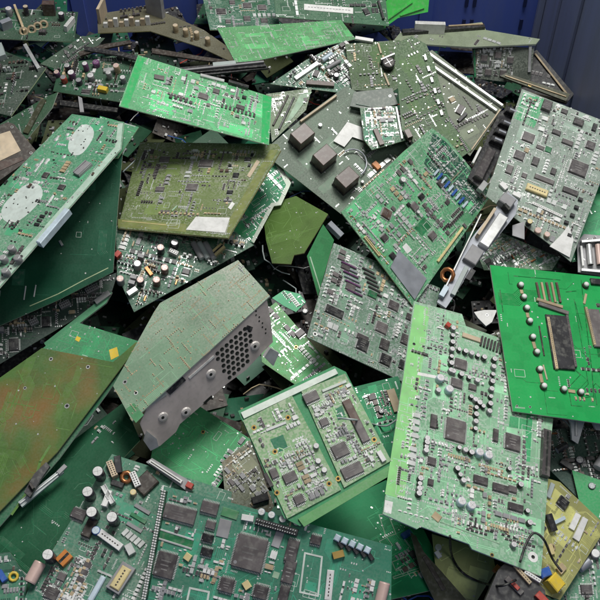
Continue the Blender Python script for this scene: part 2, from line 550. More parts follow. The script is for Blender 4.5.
# ------------------------------------------------------------------ the fine clutter of a board
PAL = {
    'mix': [('tan', 3), ('chip', 4), ('grey', 3), ('white', 2), ('black', 2), ('brown', 1), ('solder', 3)],
    'pale': [('solder', 5), ('white', 3), ('grey', 3), ('chipgrey', 2), ('tan', 2), ('chip', 1)],
    'dark': [('black', 5), ('chip', 4), ('grey', 2), ('solder', 1), ('brown', 2), ('white', 1)],
    'olive': [('tan', 2), ('chip', 4), ('grey', 4), ('chipgrey', 3), ('beige', 1), ('solder', 1)],
}
def pick(rnd, pal):
    t = sum(w for _, w in PAL[pal]); r = rnd.random()*t
    for k, w in PAL[pal]:
        r -= w
        if r <= 0: return k
    return k
def trace_mat(col, f=1.7, g=0.02):
    return plain('trace_%d_%d_%d' % tuple(int(c*999) for c in col), tuple(min(0.85, c*f+g) for c in col), 0.5, 0, 0.15, spec=0.22)

def printed(B, seed, tcol, traces=40, vias=60, silk=30, pads=30, pours=6, bundles=8, region=None, silkmat='silk', padmat='solder'):
    rnd = random.Random(seed); mb = MB()
    x0, x1, y0, y1 = B.bb
    reg = [B.uv(*p) for p in region] if region else B.poly
    def rp(): 
        for _ in range(30):
            p = (rnd.uniform(x0, x1), rnd.uniform(y0, y1))
            if inside(p, reg) and inside(p, B.poly): return p
        return None
    ok = lambda p: inside(p, B.poly) and inside(p, reg)
    tm = trace_mat(tcol); tm2 = trace_mat(tcol, 1.3, 0.008)
    Z = 0.00006
    for i in range(pours):
        p = rp()
        if not p: continue
        w, h = rnd.uniform(0.01, 0.035), rnd.uniform(0.006, 0.025)
        if all(ok((p[0]+a*w/2, p[1]+b*h/2)) for a in (-1, 1) for b in (-1, 1)):
            mb.quad(p[0], p[1], Z*0.5+i*1e-6, w, h, 0, tm2)
    def path(pts, w, z):
        for a, b in zip(pts, pts[1:]):
            if ok(a) and ok(b): mb.seg(a, b, z, w, tm)
    zc = 0
    for i in range(bundles):
        p = rp()
        if not p: continue
        k = rnd.randint(3, 9); pitch = rnd.choice((0.0011, 0.0014, 0.0018)); ang = rnd.choice((0, 1, 2, 3))*math.pi/2
        L1, L2, L3 = rnd.uniform(0.008, 0.04), rnd.uniform(0.004, 0.015), rnd.uniform(0.008, 0.04); tn = rnd.choice((-1, 1))*math.pi/4
        d1 = (math.cos(ang), math.sin(ang)); d2 = (math.cos(ang+tn), math.sin(ang+tn)); nx = (-d1[1], d1[0])
        for j in range(k):
            zc += 1
            e = L1+(j*pitch*math.tan(math.pi/8)*(-1 if tn > 0 else 1))
            a = (p[0]+nx[0]*j*pitch, p[1]+nx[1]*j*pitch)
            b = (a[0]+d1[0]*e, a[1]+d1[1]*e)
            c = (b[0]+d2[0]*L2, b[1]+d2[1]*L2)
            d = (c[0]+d1[0]*L3, c[1]+d1[1]*L3)
            path([a, b, c, d], pitch*0.42, Z+zc*2e-8)
    for i in range(traces):
        p = rp()
        if not p: continue
        zc += 1
        pts = [p]; ang = rnd.randint(0, 3)*math.pi/2
        for j in range(rnd.randint(2, 5)):
            l = rnd.uniform(0.003, 0.025)
            pts.append((pts[-1][0]+math.cos(ang)*l, pts[-1][1]+math.sin(ang)*l))
            ang += rnd.choice((-1, 1, 0, -2, 2))*math.pi/4
        path(pts, rnd.choice((0.0005, 0.0006, 0.0009)), Z+zc*2e-8)
    for i in range(vias):
        p = rp()
        if p: mb.disc(p[0], p[1], 0.00012+i*2e-8, rnd.choice((0.0006, 0.0008, 0.0011)), padmat, 6)
    for i in range(pads):                             # rows of bare pads
        p = rp()
        if not p: continue
        k = rnd.randint(3, 12); vert = rnd.random() < 0.5; pt = rnd.choice((0.0015, 0.0025))
        for j in range(k):
            q = (p[0]+(0 if vert else j*pt), p[1]+(j*pt if vert else 0))
            if ok(q) and B.free(*q): mb.quad(q[0], q[1], 0.00013+(i*12+j)*1e-8, *((0.0018, pt*0.5) if vert else (pt*0.5, 0.0018)), 0, padmat)
    for i in range(silk):
        p = rp()
        if not p: continue
        if rnd.random() < 0.45:                       # outline box
            w, h = rnd.uniform(0.004, 0.016), rnd.uniform(0.004, 0.012); t = 0.00045
            cs = [(p[0]-w/2, p[1]-h/2), (p[0]+w/2, p[1]-h/2), (p[0]+w/2, p[1]+h/2), (p[0]-w/2, p[1]+h/2)]
            if all(ok(c) for c in cs):
                for a in range(4): mb.seg(cs[a-1], cs[a], 0.00018+i*1e-7+a*1e-8, t, silkmat)
        else:                                         # a run of reference marks
            k = rnd.randint(2, 5); vert = rnd.random() < 0.4
            for j in range(k):
                q = (p[0]+(0 if vert else j*0.0016), p[1]+(j*0.0016 if vert else 0))
                if ok(q): mb.quad(q[0], q[1], 0.00018+i*1e-7+j*1e-8, 0.0010, 0.0012 if rnd.random() < 0.7 else 0.0006, 0, silkmat)
    o = mb.build('printed_traces', B.root); o['kind'] = 'stuff'
    return o
def small_parts(B, seed, n=250, pal='mix', region=None, big=0.12, leaded=0.0, tall=0.0, clump=10, pads=True, size=1.0):
    rnd = random.Random(seed); mb = MB()
    x0, x1, y0, y1 = B.bb
    reg = [B.uv(*p) for p in region] if region else B.poly
    cnt = 0; tries = 0; used = set()
    while cnt < n and tries < n*6:
        tries += 1
        p = (rnd.uniform(x0, x1), rnd.uniform(y0, y1))
        if not (inside(p, reg) and inside(p, B.poly)): continue
        k = rnd.randint(1, clump); vert = rnd.random() < 0.5; r = math.pi/2 if rnd.random() < 0.5 else 0
        typ = rnd.random(); mat = pick(rnd, pal)
        if typ < big: w, h, t = rnd.uniform(0.005, 0.009), rnd.uniform(0.004, 0.007), 0.0018
        elif typ < 0.75: w, h, t = rnd.choice(((0.0032, 0.0016, 0.0009), (0.002, 0.0012, 0.0008), (0.004, 0.0022, 0.0014)))
        else: w, h, t = rnd.uniform(0.002, 0.005), rnd.uniform(0.002, 0.004), rnd.uniform(0.001, 0.0025)
        w *= size; h *= size
        if rnd.random() < tall: t *= rnd.uniform(2, 6)
        wx, wy = (w, h) if r == 0 else (h, w)
        pt = (wy if vert else wx)+rnd.choice((0.0010, 0.0016, 0.003))
        for j in range(k):
            q = (p[0]+(0 if vert else j*pt), p[1]+(j*pt if vert else 0))
            e = 0.5*max(w, h)+0.0004
            if not all(inside((q[0]+a*e, q[1]+b*e), B.poly) for a in (-1, 1) for b in (-1, 1)): break
            if not inside(q, reg) or not B.free(q[0], q[1], 0.4*max(w, h)): continue
            cell = (int(q[0]/0.0026), int(q[1]/0.0026))
            cells = {(cell[0]+a, cell[1]+b) for a in range(-int(wx/0.0052), int(wx/0.0052)+1) for b in range(-int(wy/0.0052), int(wy/0.0052)+1)}
            if cells & used: continue
            used |= cells
            jr = r+rnd.gauss(0, 0.03)
            if pads:
                if w > 0.0045:
                    for sx in (-1, 1):
                        for a in range(3):
                            oy = (a-1)*h*0.32; ox = sx*(w/2+0.0006)
                            c, s_ = math.cos(jr), math.sin(jr)
                            mb.quad(q[0]+ox*c-oy*s_, q[1]+ox*s_+oy*c, 0.0003+cnt*1e-8, 0.0014, h*0.16, jr, 'solder')
                else:
                    mb.quad(q[0], q[1], 0.00022+cnt*1e-8, w+0.0016, h*1.05, jr, 'solder')
            mb.box(q[0], q[1], 0.0001, w, h, t, jr, mat)
            cnt += 1
    if leaded:
        for i in range(int(n*leaded)):
            p = (rnd.uniform(x0, x1), rnd.uniform(y0, y1))
            if not (inside(p, reg) and inside(p, B.poly) and B.free(*p, 0.003)): continue
            a = rnd.choice((0, math.pi/2)); c, s_ = math.cos(a), math.sin(a); L = 0.0035
            if not inside((p[0]+c*0.006, p[1]+s_*0.006), B.poly) or not inside((p[0]-c*0.006, p[1]-s_*0.006), B.poly): continue
            mb.tube([(p[0]-c*L, p[1]-s_*L, 0.0016), (p[0]+c*L, p[1]+s_*L, 0.0016)], 0.0013, rnd.choice(('tan', 'copper', 'black', 'bluewhite')), 6)
            mb.tube([(p[0]-c*L*1.7, p[1]-s_*L*1.7, 0), (p[0]-c*L*1.5, p[1]-s_*L*1.5, 0.0016), (p[0]+c*L*1.5, p[1]+s_*L*1.5, 0.0016), (p[0]+c*L*1.7, p[1]+s_*L*1.7, 0)], 0.0003, 'solder', 4)
    if not mb.v: return None
    o = mb.build('small_components', B.root); o['kind'] = 'stuff'
    return o
def joints(B, seed, n=200, region=None, mat='solder', r=(0.0007, 0.0012), rows=True):
    """solder joints standing on the underside of a through-hole board"""
    rnd = random.Random(seed); mb = MB()
    x0, x1, y0, y1 = B.bb
    reg = [B.uv(*p) for p in region] if region else B.poly
    cnt = tries = 0
    while cnt < n and tries < n*8:
        tries += 1
        p = (rnd.uniform(x0, x1), rnd.uniform(y0, y1))
        if not (inside(p, reg) and inside(p, B.poly)): continue
        k = rnd.randint(2, 9) if rows and rnd.random() < 0.5 else 1
        v = rnd.random() < 0.5
        for j in range(k):
            q = (p[0]+(0 if v else j*0.0026), p[1]+(j*0.0026 if v else 0))
            if inside(q, reg) and inside(q, B.poly) and B.free(*q, 0.001):
                rr = rnd.uniform(*r)
                mb.lathe([(rr*1.3, 0.0001), (rr, 0.0005), (rr*0.45, 0.0013)], mat, 6, q[0], q[1])
                cnt += 1
    o = mb.build('solder_joints', B.root); o['kind'] = 'stuff'
    return o

# ------------------------------------------------------------------ the blue bin
XR, XL, YF, YN, ZR, ZF = 0.4616, -0.78, 0.80, -0.64, 0.17, -0.42
def blue_mat(name, col, scuff=0.35):
    m, nt, bs = nmat(name); L = nt.links.new
    tc = nt.nodes.new('ShaderNodeTexCoord')
    mp = nt.nodes.new('ShaderNodeMapping'); mp.inputs['Scale'].default_value = (6, 6, 1.2)
    n1 = nt.nodes.new('ShaderNodeTexNoise'); n1.inputs['Scale'].default_value = 4; n1.inputs['Detail'].default_value = 9; n1.inputs['Roughness'].default_value = 0.7
    n2 = nt.nodes.new('ShaderNodeTexNoise'); n2.inputs['Scale'].default_value = 3; n2.inputs['Detail'].default_value = 4
    L(tc.outputs['Object'], mp.inputs[0]); L(mp.outputs[0], n1.inputs[0]); L(tc.outputs['Object'], n2.inputs[0])
    r = nt.nodes.new('ShaderNodeMapRange'); r.inputs[1].default_value = 0.42; r.inputs[2].default_value = 0.75; r.inputs[4].default_value = scuff
    L(n1.outputs[0], r.inputs[0])
    x = nt.nodes.new('ShaderNodeMix'); x.data_type = 'RGBA'; L(r.outputs[0], x.inputs['Factor'])
    x.inputs[6].default_value = (*col, 1); x.inputs[7].default_value = (0.20, 0.23, 0.30, 1)
    L(x.outputs[2], bs.inputs['Base Color'])
    r2 = nt.nodes.new('ShaderNodeMapRange'); r2.inputs[3].default_value = 0.35; r2.inputs[4].default_value = 0.6; L(n2.outputs[0], r2.inputs[0]); L(r2.outputs[0], bs.inputs['Roughness'])
    bp = nt.nodes.new('ShaderNodeBump'); bp.inputs['Strength'].default_value = 0.2; bp.inputs['Distance'].default_value = 0.002; L(n1.outputs[0], bp.inputs['Height']); L(bp.outputs[0], bs.inputs['Normal'])
    return m
BLUE = blue_mat('blue_plastic', (0.085, 0.14, 0.52), 0.3)
BLUE_LIT = blue_mat('scuffed_lit_blue_plastic', (0.24, 0.28, 0.46), 0.8)  # right wall: scuffs, plus its stronger light put into the paler blue
BLUE_SHADE = blue_mat('recess_shade_blue', (0.012, 0.02, 0.09), 0.1)  # shade inside the slots, painted as a near-black blue
binr = bpy.data.objects.new('plastic_bin', None); COL.objects.link(binr); binr.location = ((XL+XR)/2, 0, ZF)
tag(binr, 'big blue plastic bin holding the whole heap of circuit boards', 'bin')
def binpart(name, x0, x1, y0, y1, z0, z1, mat, parent=binr):
    mb = MB(); mb.box((x0+x1)/2, (y0+y1)/2, z0, x1-x0, y1-y0, z1-z0, 0, mat, ch=0.0)
    o = mb.build(name, None); o.parent = binr; o.matrix_parent_inverse = Matrix.Translation((-(XL+XR)/2, 0, -ZF)); return o
binpart('floor', XL-0.03, XR+0.03, YN-0.03, YF+0.03, ZF-0.02, ZF, BLUE)
binpart('wall', XL-0.03, XR+0.03, YF, YF+0.03, ZF, ZR, BLUE)
binpart('wall', XL-0.03, XR+0.03, YN-0.03, YN, ZF, ZR, BLUE)
binpart('wall', XR, XR+0.03, YN, YF, ZF, ZR-0.001, BLUE_LIT)
binpart('wall', XL-0.03, XL, YN, YF, ZF, ZR-0.001, BLUE)
binpart('rib', XR-0.012, XR-0.001, YF-0.011, YF-0.0005, ZF, ZR-0.002, BLUE_LIT)
for x in (0.05, -0.18, -0.42, 0.24): binpart('rib', x-0.012, x+0.012, YF-0.006, YF-0.0005, ZF, ZR-0.004, BLUE)
for x in (0.315, 0.330, 0.425, 0.150, 0.165):
    for z in (-0.075, -0.125): binpart('slot', x-0.003, x+0.003, YF-0.004, YF-0.0005, z-0.011, z+0.011, BLUE_SHADE)  # bars stand proud; the recess shade is only their colour
for y in (0.70, 0.58): binpart('rib', XR-0.005, XR-0.0005, y-0.008, y+0.008, ZF, ZR-0.003, BLUE_LIT)

# ------------------------------------------------------------------ deep scrap under everything
def debris():
    rnd = random.Random(5); mb = MB()
    mats = [pcb('scrap_green', (0.01, 0.07, 0.03), 0.1), pcb('scrap_dark', (0.007, 0.03, 0.018), 0.1), pcb('scrap_olive', (0.04, 0.05, 0.015), 0.1),
            pcb('scrap_teal', (0.01, 0.10, 0.05), 0.1), M('black'), M('dkbrown')]  # scrap colours darkened to paint in the shade of the gaps
    def rotm(a, t, az):
        return Matrix.Rotation(az, 3, 'Z') @ Matrix.Rotation(t, 3, 'X') @ Matrix.Rotation(a, 3, 'Z')
    for i in range(2000):
        x, y = rnd.uniform(-0.68, 0.44), rnd.uniform(-0.56, 0.78)
        deep = i < 700
        z = float(heap_z(x, y))-(rnd.uniform(0.14, 0.20) if deep else rnd.uniform(0.03, 0.15))
        w, h = (rnd.uniform(0.09, 0.16), rnd.uniform(0.07, 0.13)) if deep else (rnd.uniform(0.03, 0.10), rnd.uniform(0.02, 0.07))
        R = rotm(rnd.uniform(0, 6.3), abs(rnd.gauss(0, 0.1 if deep else 0.3)), rnd.uniform(0, 6.3)); c = Vector((x, y, z))
        if x+w*0.6 > XR or y+w*0.6 > YF: continue
        b = len(mb.v); tb_ = MB(); tb_.box(0, 0, 0, w, h, 0.0016, 0, rnd.choice(mats))
        for k in range(rnd.randint(5, 26)):
            m = pick(rnd, rnd.choice(('mix', 'dark', 'dark')))
            a, e = rnd.uniform(0.0015, 0.006), rnd.uniform(0.0015, 0.005)
            tb_.box(rnd.uniform(-0.44, 0.44)*w, rnd.uniform(-0.44, 0.44)*h, 0.0016, a, e, rnd.uniform(0.001, 0.006), rnd.choice((0, 1.5708)), m)
        for fi, f in enumerate(tb_.f):
            pass
        vs = [tuple(c + R @ Vector(v)) for v in tb_.v]
        for mi in range(len(tb_.mats)):
            pass
        base = len(mb.v); mb.v += vs
        idx = [mb.mi(m) for m in tb_.mats]
        mb.f += [[base+j for j in f] for f in tb_.f]; mb.m += [idx[k] for k in tb_.m]
    # loose wires and metal bits
    for i in range(120):
        x, y = rnd.uniform(-0.5, 0.36), rnd.uniform(-0.45, 0.58); z = float(heap_z(x, y))-rnd.uniform(0.005, 0.03)
        a = rnd.uniform(0, 6.3); pts = []
        for k in range(7):
            pts.append((x, y, z)); a += rnd.gauss(0, 0.5); x += math.cos(a)*0.012; y += math.sin(a)*0.012; z += rnd.gauss(0, 0.003)
        mb.tube(pts, rnd.uniform(0.0006, 0.0012), rnd.choice(('wiregrey', 'black', 'red', 'tin', 'blue', 'tan')), 5)
    o = mb.build('electronic_scrap')
    return tag(o, 'dark tangle of broken board pieces and loose parts deep in the gaps', 'scrap', kind='stuff')
debris()

E = plain('laminate_edge', (0.42, 0.52, 0.30), 0.5, 0, 0.2)
EO = plain('laminate_edge_olive', (0.50, 0.47, 0.20), 0.5, 0, 0.2)
EW = plain('laminate_edge_pale', (0.62, 0.70, 0.58), 0.5, 0, 0.15)
ED = plain('laminate_edge_dark', (0.20, 0.30, 0.18), 0.5, 0, 0.2)
def rotpt(c, a, d): return (c[0]+math.cos(a)*d, c[1]+math.sin(a)*d)

# ================================================================== back of the heap
g = (0.012, 0.06, 0.028)
B = Board('circuit_board', [(-40, 6), (78, 12), (74, 42), (-40, 37)], 'dark board with tan wire coils in the top left corner', 'circuit board', pcb('pcb_t1', g), normal=(0.05, -0.05, 1), edge=E, clear=0.02)
for i, (x, y) in enumerate(((32, 31), (38, 28), (44, 26), (24, 33))): ring(B, x, y, 6, 2.2, 'tan', tiltx=0.9)
cap(B, 10, 16, 11, 16, 'grey'); cap(B, 27, 15, 9, 18, 'capsleeve', 'beige'); cap(B, 62, 20, 10, 14)
bar(B, (44, 14), (56, 14), 12, 24, 'brown', 'transformer'); bar(B, (2, 30), (12, 26), 10, 16, 'greymetal', 'heat_sink')
bar(B, (15, 8), (25, 34), 4, 8, 'tan', 'lever'); bar(B, (66, 32), (74, 22), 6, 12, 'white', 'connector', detail='holes')
printed(B, 1, g, 20, 40, 10, 10); small_parts(B, 1, 60, 'dark', tall=0.7)

o_ = (0.10, 0.09, 0.05)
B = Board('circuit_board', [(97, 14), (150, 6), (204, 30), (238, 54), (232, 62), (200, 47), (150, 31), (98, 33)], 'tan board with a row of pale connectors against the blue bin wall', 'circuit board', pcb('pcb_t2', o_), normal=(0.0, -0.02, 1), edge=EO, clear=0.02)
for i in range(9): bar(B, (104+i*5.3, 27-i*0.3), (108+i*5.3, 27-i*0.3), 5, 9+4*(i % 3), 'beige' if i % 2 else 'white', 'terminal_block', detail='holes' if i % 3 == 0 else None)
bar(B, (100, 24), (106, 12), 5, 30, 'beige', 'guide_post'); bar(B, (148, 12), (164, 18), 8, 44, 'grey', 'heat_sink', ch=0.001)
for x, y in ((176, 32), (186, 36), (197, 39), (208, 45)): cap(B, x, y, 9, 14, 'tan', 'beige')
small_parts(B, 2, 50, 'olive', tall=0.6, pads=False)

d = (0.012, 0.035, 0.02)
B = Board('circuit_board', [(-40, 54), (2, 50), (46, 68), (11, 116), (-40, 104)], 'black-looking board speckled with parts beside a white lever', 'circuit board', pcb('pcb_t4', d), normal=(-0.12, -0.12, 1), edge=E, clear=0.01)
bar(B, (26, 47), (40, 71), 6, 7, 'tin', 'lever'); bar(B, (0, 48), (4, 60), 12, 10, 'wiregrey', 'bracket')
small_parts(B, 4, 200, 'dark', tall=0.5, pads=False); printed(B, 4, d, 20, 50, 10, 20)

B = Board('circuit_board', [(40, 64), (82, 36), (105, 38), (92, 52), (60, 70)], 'thin green board slanting up behind the purple capacitors', 'circuit board', pcb('pcb_t4b', (0.012, 0.06, 0.025)), normal=(0.3, -0.75, 1), edge=E, clear=0.004)
small_parts(B, 44, 30, 'dark', pads=False); printed(B, 44, d, 10, 20, 4, 4)

B = Board('circuit_board', [(60, 64), (138, 52), (140, 100), (120, 102), (53, 91)], 'dark board with purple, grey and yellow capacitors standing in rows', 'circuit board', pcb('pcb_t3', (0.02, 0.08, 0.04)), quad=[(60, 62), (138, 66), (122, 103), (52, 91)], hint=(0, 0, 1), edge=E, clear=0.012)
for i, (x, y, c, t) in enumerate(((58, 76, 'purple', 'pinkcap'), (65, 82, 'red', 'grey'), (73, 78, 'purple', 'white'), (87, 70, 'purple', 'captop'), (80, 84, 'capsleeve', 'grey'), (92, 80, 'grey', 'captop'), (110, 78, 'grey', 'tin'), (118, 72, 'tan', 'pinkcap'), (97, 66, 'purple', 'purple'), (124, 82, 'grey', 'captop'), (69, 71, 'capsleeve', 'tin'))): cap(B, x, y, 9+i % 3, 10+i % 4*2, c, t)
bar(B, (99, 90), (108, 92), 8, 8, 'yellow', 'film_capacitor'); bar(B, (104, 72), (120, 70), 7, 5, 'tin', 'heat_sink'); chip(B, 86, 92, 14, 7, 0, 2)
small_parts(B, 3, 130, 'mix', tall=0.5, leaded=0.15); printed(B, 3, g, 10, 40, 10, 10)

B = Board('circuit_board', [(-40, 138), (0, 124), (46, 97), (58, 92), (52, 108), (28, 138), (-20, 160)], 'dark green board with a pale curved front edge beside the beige box', 'circuit board', pcb('pcb_t5', (0.02, 0.08, 0.035)), normal=(-0.1, -0.3, 1), edge=EW, clear=0.004)
printed(B, 5, g, 20, 40, 10, 5); small_parts(B, 5, 40, 'olive')
bar(B, (44, 100), (26, 134), 9, 3, 'dkolive', 'metal_strip')

B = Board('green_plastic_cover', [(378, 10), (396, -10), (430, -10), (428, 12), (398, 18), (384, 28)], 'bright green plastic cover against the blue bin wall', 'plastic cover', 'greenplastic', normal=(0.05, -0.75, 0.6), thick=0.004)
bar(B, (384, 22), (412, 2), 3, 3, 'greenplastic', 'rib'); bar(B, (400, 16), (424, 8), 2, 3, 'greenplastic', 'rib')

# back right: a frame, an upright board, a board seen along its edge
B = Board('corner_bracket', [(520, 92), (532, 52), (537, 50), (574, 94), (566, 104)], 'black triangular frame corner leaning by the scuffed bin wall', 'frame', 'black', normal=(-0.25, -0.6, 0.8), thick=0.004)
bar(B, (535, 54), (568, 96), 3, 4, 'tan', 'rail'); bar(B, (524, 92), (566, 102), 3, 4, 'beige', 'rail'); small_parts(B, 61, 15, 'dark')
B = Board('circuit_board', [(472, 44), (534, 48), (530, 84), (505, 82), (474, 78)], 'upright dim board with grey chips below the edge-on board', 'circuit board', pcb('pcb_t37b', (0.06, 0.075, 0.06), mottled=0.4), normal=(0.0, -0.86, 0.5), edge=E, clear=0.004)
for x, y in ((484, 58), (498, 55), (510, 60), (488, 72), (503, 73)): chip(B, x, y, 11, 10, 0, 2, mat='chipgrey')
bar(B, (474, 46), (475, 77), 3, 2, 'midgreen', 'edge_strip'); bar(B, (530, 46), (529, 72), 5, 3, 'tin', 'bracket'); small_parts(B, 37, 110, 'pale', region=[(474, 46), (512, 46), (512, 80), (474, 80)])
B = Board('metal_rail', [(500, 76), (506, 73), (570, 94), (566, 101)], 'long tan rail lying under the upright dim board', 'rail', 'dkolive', normal=(0, -0.4, 1), thick=0.004)
bar(B, (505, 76), (566, 97), 2, 2, 'tan', 'ridge'); hole(B, 530, 85)
B = Board('circuit_board', [(394, 40), (400, 33), (482, 22), (486, 30), (540, 39), (536, 44), (470, 47), (420, 44)], 'grey-green board seen nearly edge-on carrying a white connector', 'circuit board', pcb('pcb_t37', (0.22, 0.27, 0.17), dust=0.5), normal=(0.02, -0.02, 1), edge=EW, clear=0.012, thick=0.003)
bar(B, (414, 32), (444, 33), 8, 20, 'white', 'connector', detail='holes', ch=0.001); bar(B, (402, 34), (484, 28), 10, 7, 'black', 'heat_sink', ch=0.001)
small_parts(B, 38, 25, 'pale'); bar(B, (448, 30), (482, 28), 3, 9, 'tan', 'clip')

# top centre boards
B = Board('circuit_board', [(200, -14), (275, -14), (280, 30), (210, 30)], 'dark green board with grey chips at the top edge left of the label strip', 'circuit board', pcb('pcb_t35a', (0.025, 0.13, 0.075), mottled=0.3), hint=(0, -0.3, 1), edge=E)
for x, y, w in ((221, 12, 16), (247, 6, 14), (262, 8, 14), (247, 19, 12), (264, 21, 12), (232, 3, 10), (228, 22, 9)): chip(B, x, y, w, w*0.8, 0, 2 if w < 14 else 4, mat='chipgrey' if w != 16 else 'chip')
small_parts(B, 35, 170, 'pale'); printed(B, 35, g, 40, 50, 20, 20)
B = Board('circuit_board', [(273, -14), (384, -14), (389, 26), (276, 17)], 'dark green board with a white label strip at the top edge', 'circuit board', pcb('pcb_t35b', (0.03, 0.13, 0.06)), hint=(0, -0.3, 1), edge=E)
mb_ = flat(B, [(304, 4), (353, 8), (353, 14), (304, 10)], 'white', 'label_sticker', th=0.0004)
B.lab = MB(); 
for i in range(14): B.lab.seg(B.uv(308+i*3.1, 7.2+i*0.25), B.uv(309.6+i*3.1, 7.3+i*0.25), 0.0009, 0.0012, 'grey')
B.lab.build('print_marks', mb_)
chip(B, 366, 12, 10, 12, 20, 2, mat='black'); bar(B, (378, 2), (383, 20), 4, 5, 'black', 'connector'); printed(B, 36, g, 60, 60, 20, 15); small_parts(B, 36, 60, 'dark')
bg_ = (0.08, 0.30, 0.11)
B = Board('circuit_board', [(217, 28), (341, 20), (356, 39), (237, 65)], 'plain light green board lying face down near the top edge', 'circuit board', pcb('pcb_t35c', bg_, mottled=0.25, motcol=(0.3, 0.5, 0.25)), quad=[(217, 28), (341, 20), (356, 39), (237, 65)], hint=(0, -0.4, 1), edge=EW, w=0.4)
printed(B, 38, bg_, 90, 120, 25, 25, 10, 10); joints(B, 38, 90)
B = Board('metal_rail', [(150, 70), (262, 60), (268, 68), (160, 80)], 'pair of thin dark metal rails behind the bright green board', 'rail', 'black', normal=(0, -0.2, 1), thick=0.004)
bar(B, (160, 74), (264, 63), 3, 4, 'grey', 'ridge'); bar(B, (155, 77), (266, 67), 2, 3, 'black', 'ridge'); bar(B, (213, 66), (236, 64), 8, 4, 'wiregrey', 'clip')
dg = (0.05, 0.16, 0.10)
B = Board('circuit_board', [(270, 84), (306, 60), (346, 40), (362, 58), (354, 86), (342, 93)], 'small board crowded with silvery parts behind the three relays', 'circuit board', pcb('pcb_t35d', dg, mottled=0.5), normal=(0.05, -0.35, 1), edge=E, clear=0.006)
bar(B, (295, 80), (318, 64), 7, 5, 'tin', 'heat_sink'); bar(B, (306, 84), (334, 86), 8, 6, 'brown', 'relay'); lying(B, (322, 62), (332, 55), 8, 'bluewhite'); lying(B, (326, 70), (340, 62), 7, 'grey'); cap(B, 336, 78, 9, 9); chip(B, 316, 74, 13, 8, 30, 2)
small_parts(B, 39, 230, 'pale', tall=0.5); printed(B, 39, dg, 20, 30, 10, 10)
B = Board('circuit_board', [(266, 94), (312, 88), (306, 110), (272, 142)], 'pale board strip showing between the bright board and the relays', 'circuit board', pcb('pcb_t35e', (0.16, 0.22, 0.13), mottled=0.5), normal=(0.1, -0.3, 1), edge=EW)
bar(B, (288, 96), (273, 126), 3, 3, 'dkbrown', 'metal_strip'); bar(B, (294, 98), (279, 130), 3, 3, 'black', 'metal_strip'); flat(B, [(300, 95), (312, 92), (293, 118), (283, 128)], M('palegreen'), 'cover_film', th=0.0006); small_parts(B, 40, 60, 'pale')

for pts, mat, lab in (
        ([(78, 52), (104, 44), (130, 40), (132, 43), (106, 48), (80, 56)], 'dkbrown', 'dark brown metal strip under the pale connector row'),
        ([(84, 46), (124, 52), (150, 60), (149, 64), (122, 56), (84, 50)], 'black', 'black metal strip crossing below the pale connector row'),
        ([(60, 100), (90, 104), (118, 108), (117, 112), (90, 109), (60, 105)], 'rubber', 'black strip in front of the purple capacitors'),
        ([(78, 96), (82, 98), (84, 112), (80, 112)], 'grey', 'short grey pin strip hanging before the purple capacitors'),
        ([(152, 48), (200, 56), (226, 60), (226, 63), (200, 60), (152, 53)], 'dkbrown', 'long brown strip behind the bright green oblong board')):
    B = Board('metal_strip', pts, lab, 'metal strip', mat, normal=(0.02, -0.1, 1), thick=0.003, sub='strip')
# ================================================================== middle left
B = Board('circuit_board', [(-60, 352), (-60, 340), (118, 272), (110, 297), (-60, 400)], 'narrow black board crowded with parts under the dark green board', 'circuit board', pcb('pcb_t9', (0.012, 0.04, 0.03)), normal=(0.15, -0.35, 1), edge=EW, clear=0.004)
for a, b in (((60, 308), (70, 303)), ((30, 325), (38, 321)), ((86, 293), (98, 287))): bar(B, a, b, 8, 6, 'grey', 'connector', detail='holes')
chip(B, 46, 322, 14, 10, 0, 2, mat='black'); chip(B, 14, 345, 16, 12, 0, 4, mat='black'); small_parts(B, 9, 380, 'mix', tall=0.4); printed(B, 9, g, 30, 60, 15, 30)

B = Board('circuit_board', [(44, 343), (102, 298), (112, 292), (106, 303), (47, 348)], 'slim pale green board standing on edge beside the green stained board', 'circuit board', pcb('pcb_t10', (0.10, 0.36, 0.18)), normal=(-0.1, -0.5, 1), edge=EW, thick=0.004)
bar(B, (96, 303), (110, 293), 7, 4, 'tin', 'connector')

ug = (0.03, 0.25, 0.095)
B = Board('circuit_board', [(-40, 560), (58, 452), (124, 402), (140, 440), (112, 470), (55, 545), (30, 660), (-40, 660)], 'shaded dark green board in the bottom left corner', 'circuit board', pcb('pcb_t12', (0.006, 0.085, 0.035), dust=0.05), normal=(-0.1, -0.12, 1), edge=E); printed(B, 121, (0.006, 0.085, 0.035), 30, 20, 0, 2, 0, 6); small_parts(B, 122, 40, 'pale', region=[(84, 430), (120, 420), (120, 440), (96, 452)])  # shade from the boards above is put into this darkened green
ug = (0.03, 0.25, 0.095)
B = Board('circuit_board', [(76, 322), (138, 341), (110, 380), (38, 352)], 'smooth green board end with yellow marks above the stained board', 'circuit board', pcb('pcb_t11u', ug), normal=(-0.1, -0.2, 1), edge=E)
flat(B, [(109, 350), (117, 347), (119, 356), (111, 360)], 'yellow', 'label_sticker'); hole(B, 114, 354, 1.6, 2.4); printed(B, 11, ug, 25, 15, 2, 2, 0, 4); flat(B, [(77, 336), (81, 338), (79, 342), (75, 340)], 'yellow', 'label_sticker')
B = Board('circuit_board', [(139, 343), (142, 346), (59, 459), (-30, 560), (-60, 545), (-40, 500)], 'dark green board edge peeping out under the stained board', 'circuit board', pcb('pcb_t11b', (0.02, 0.13, 0.06)), normal=(-0.15, -0.2, 1), edge=EW)
og = (0.07, 0.15, 0.03)
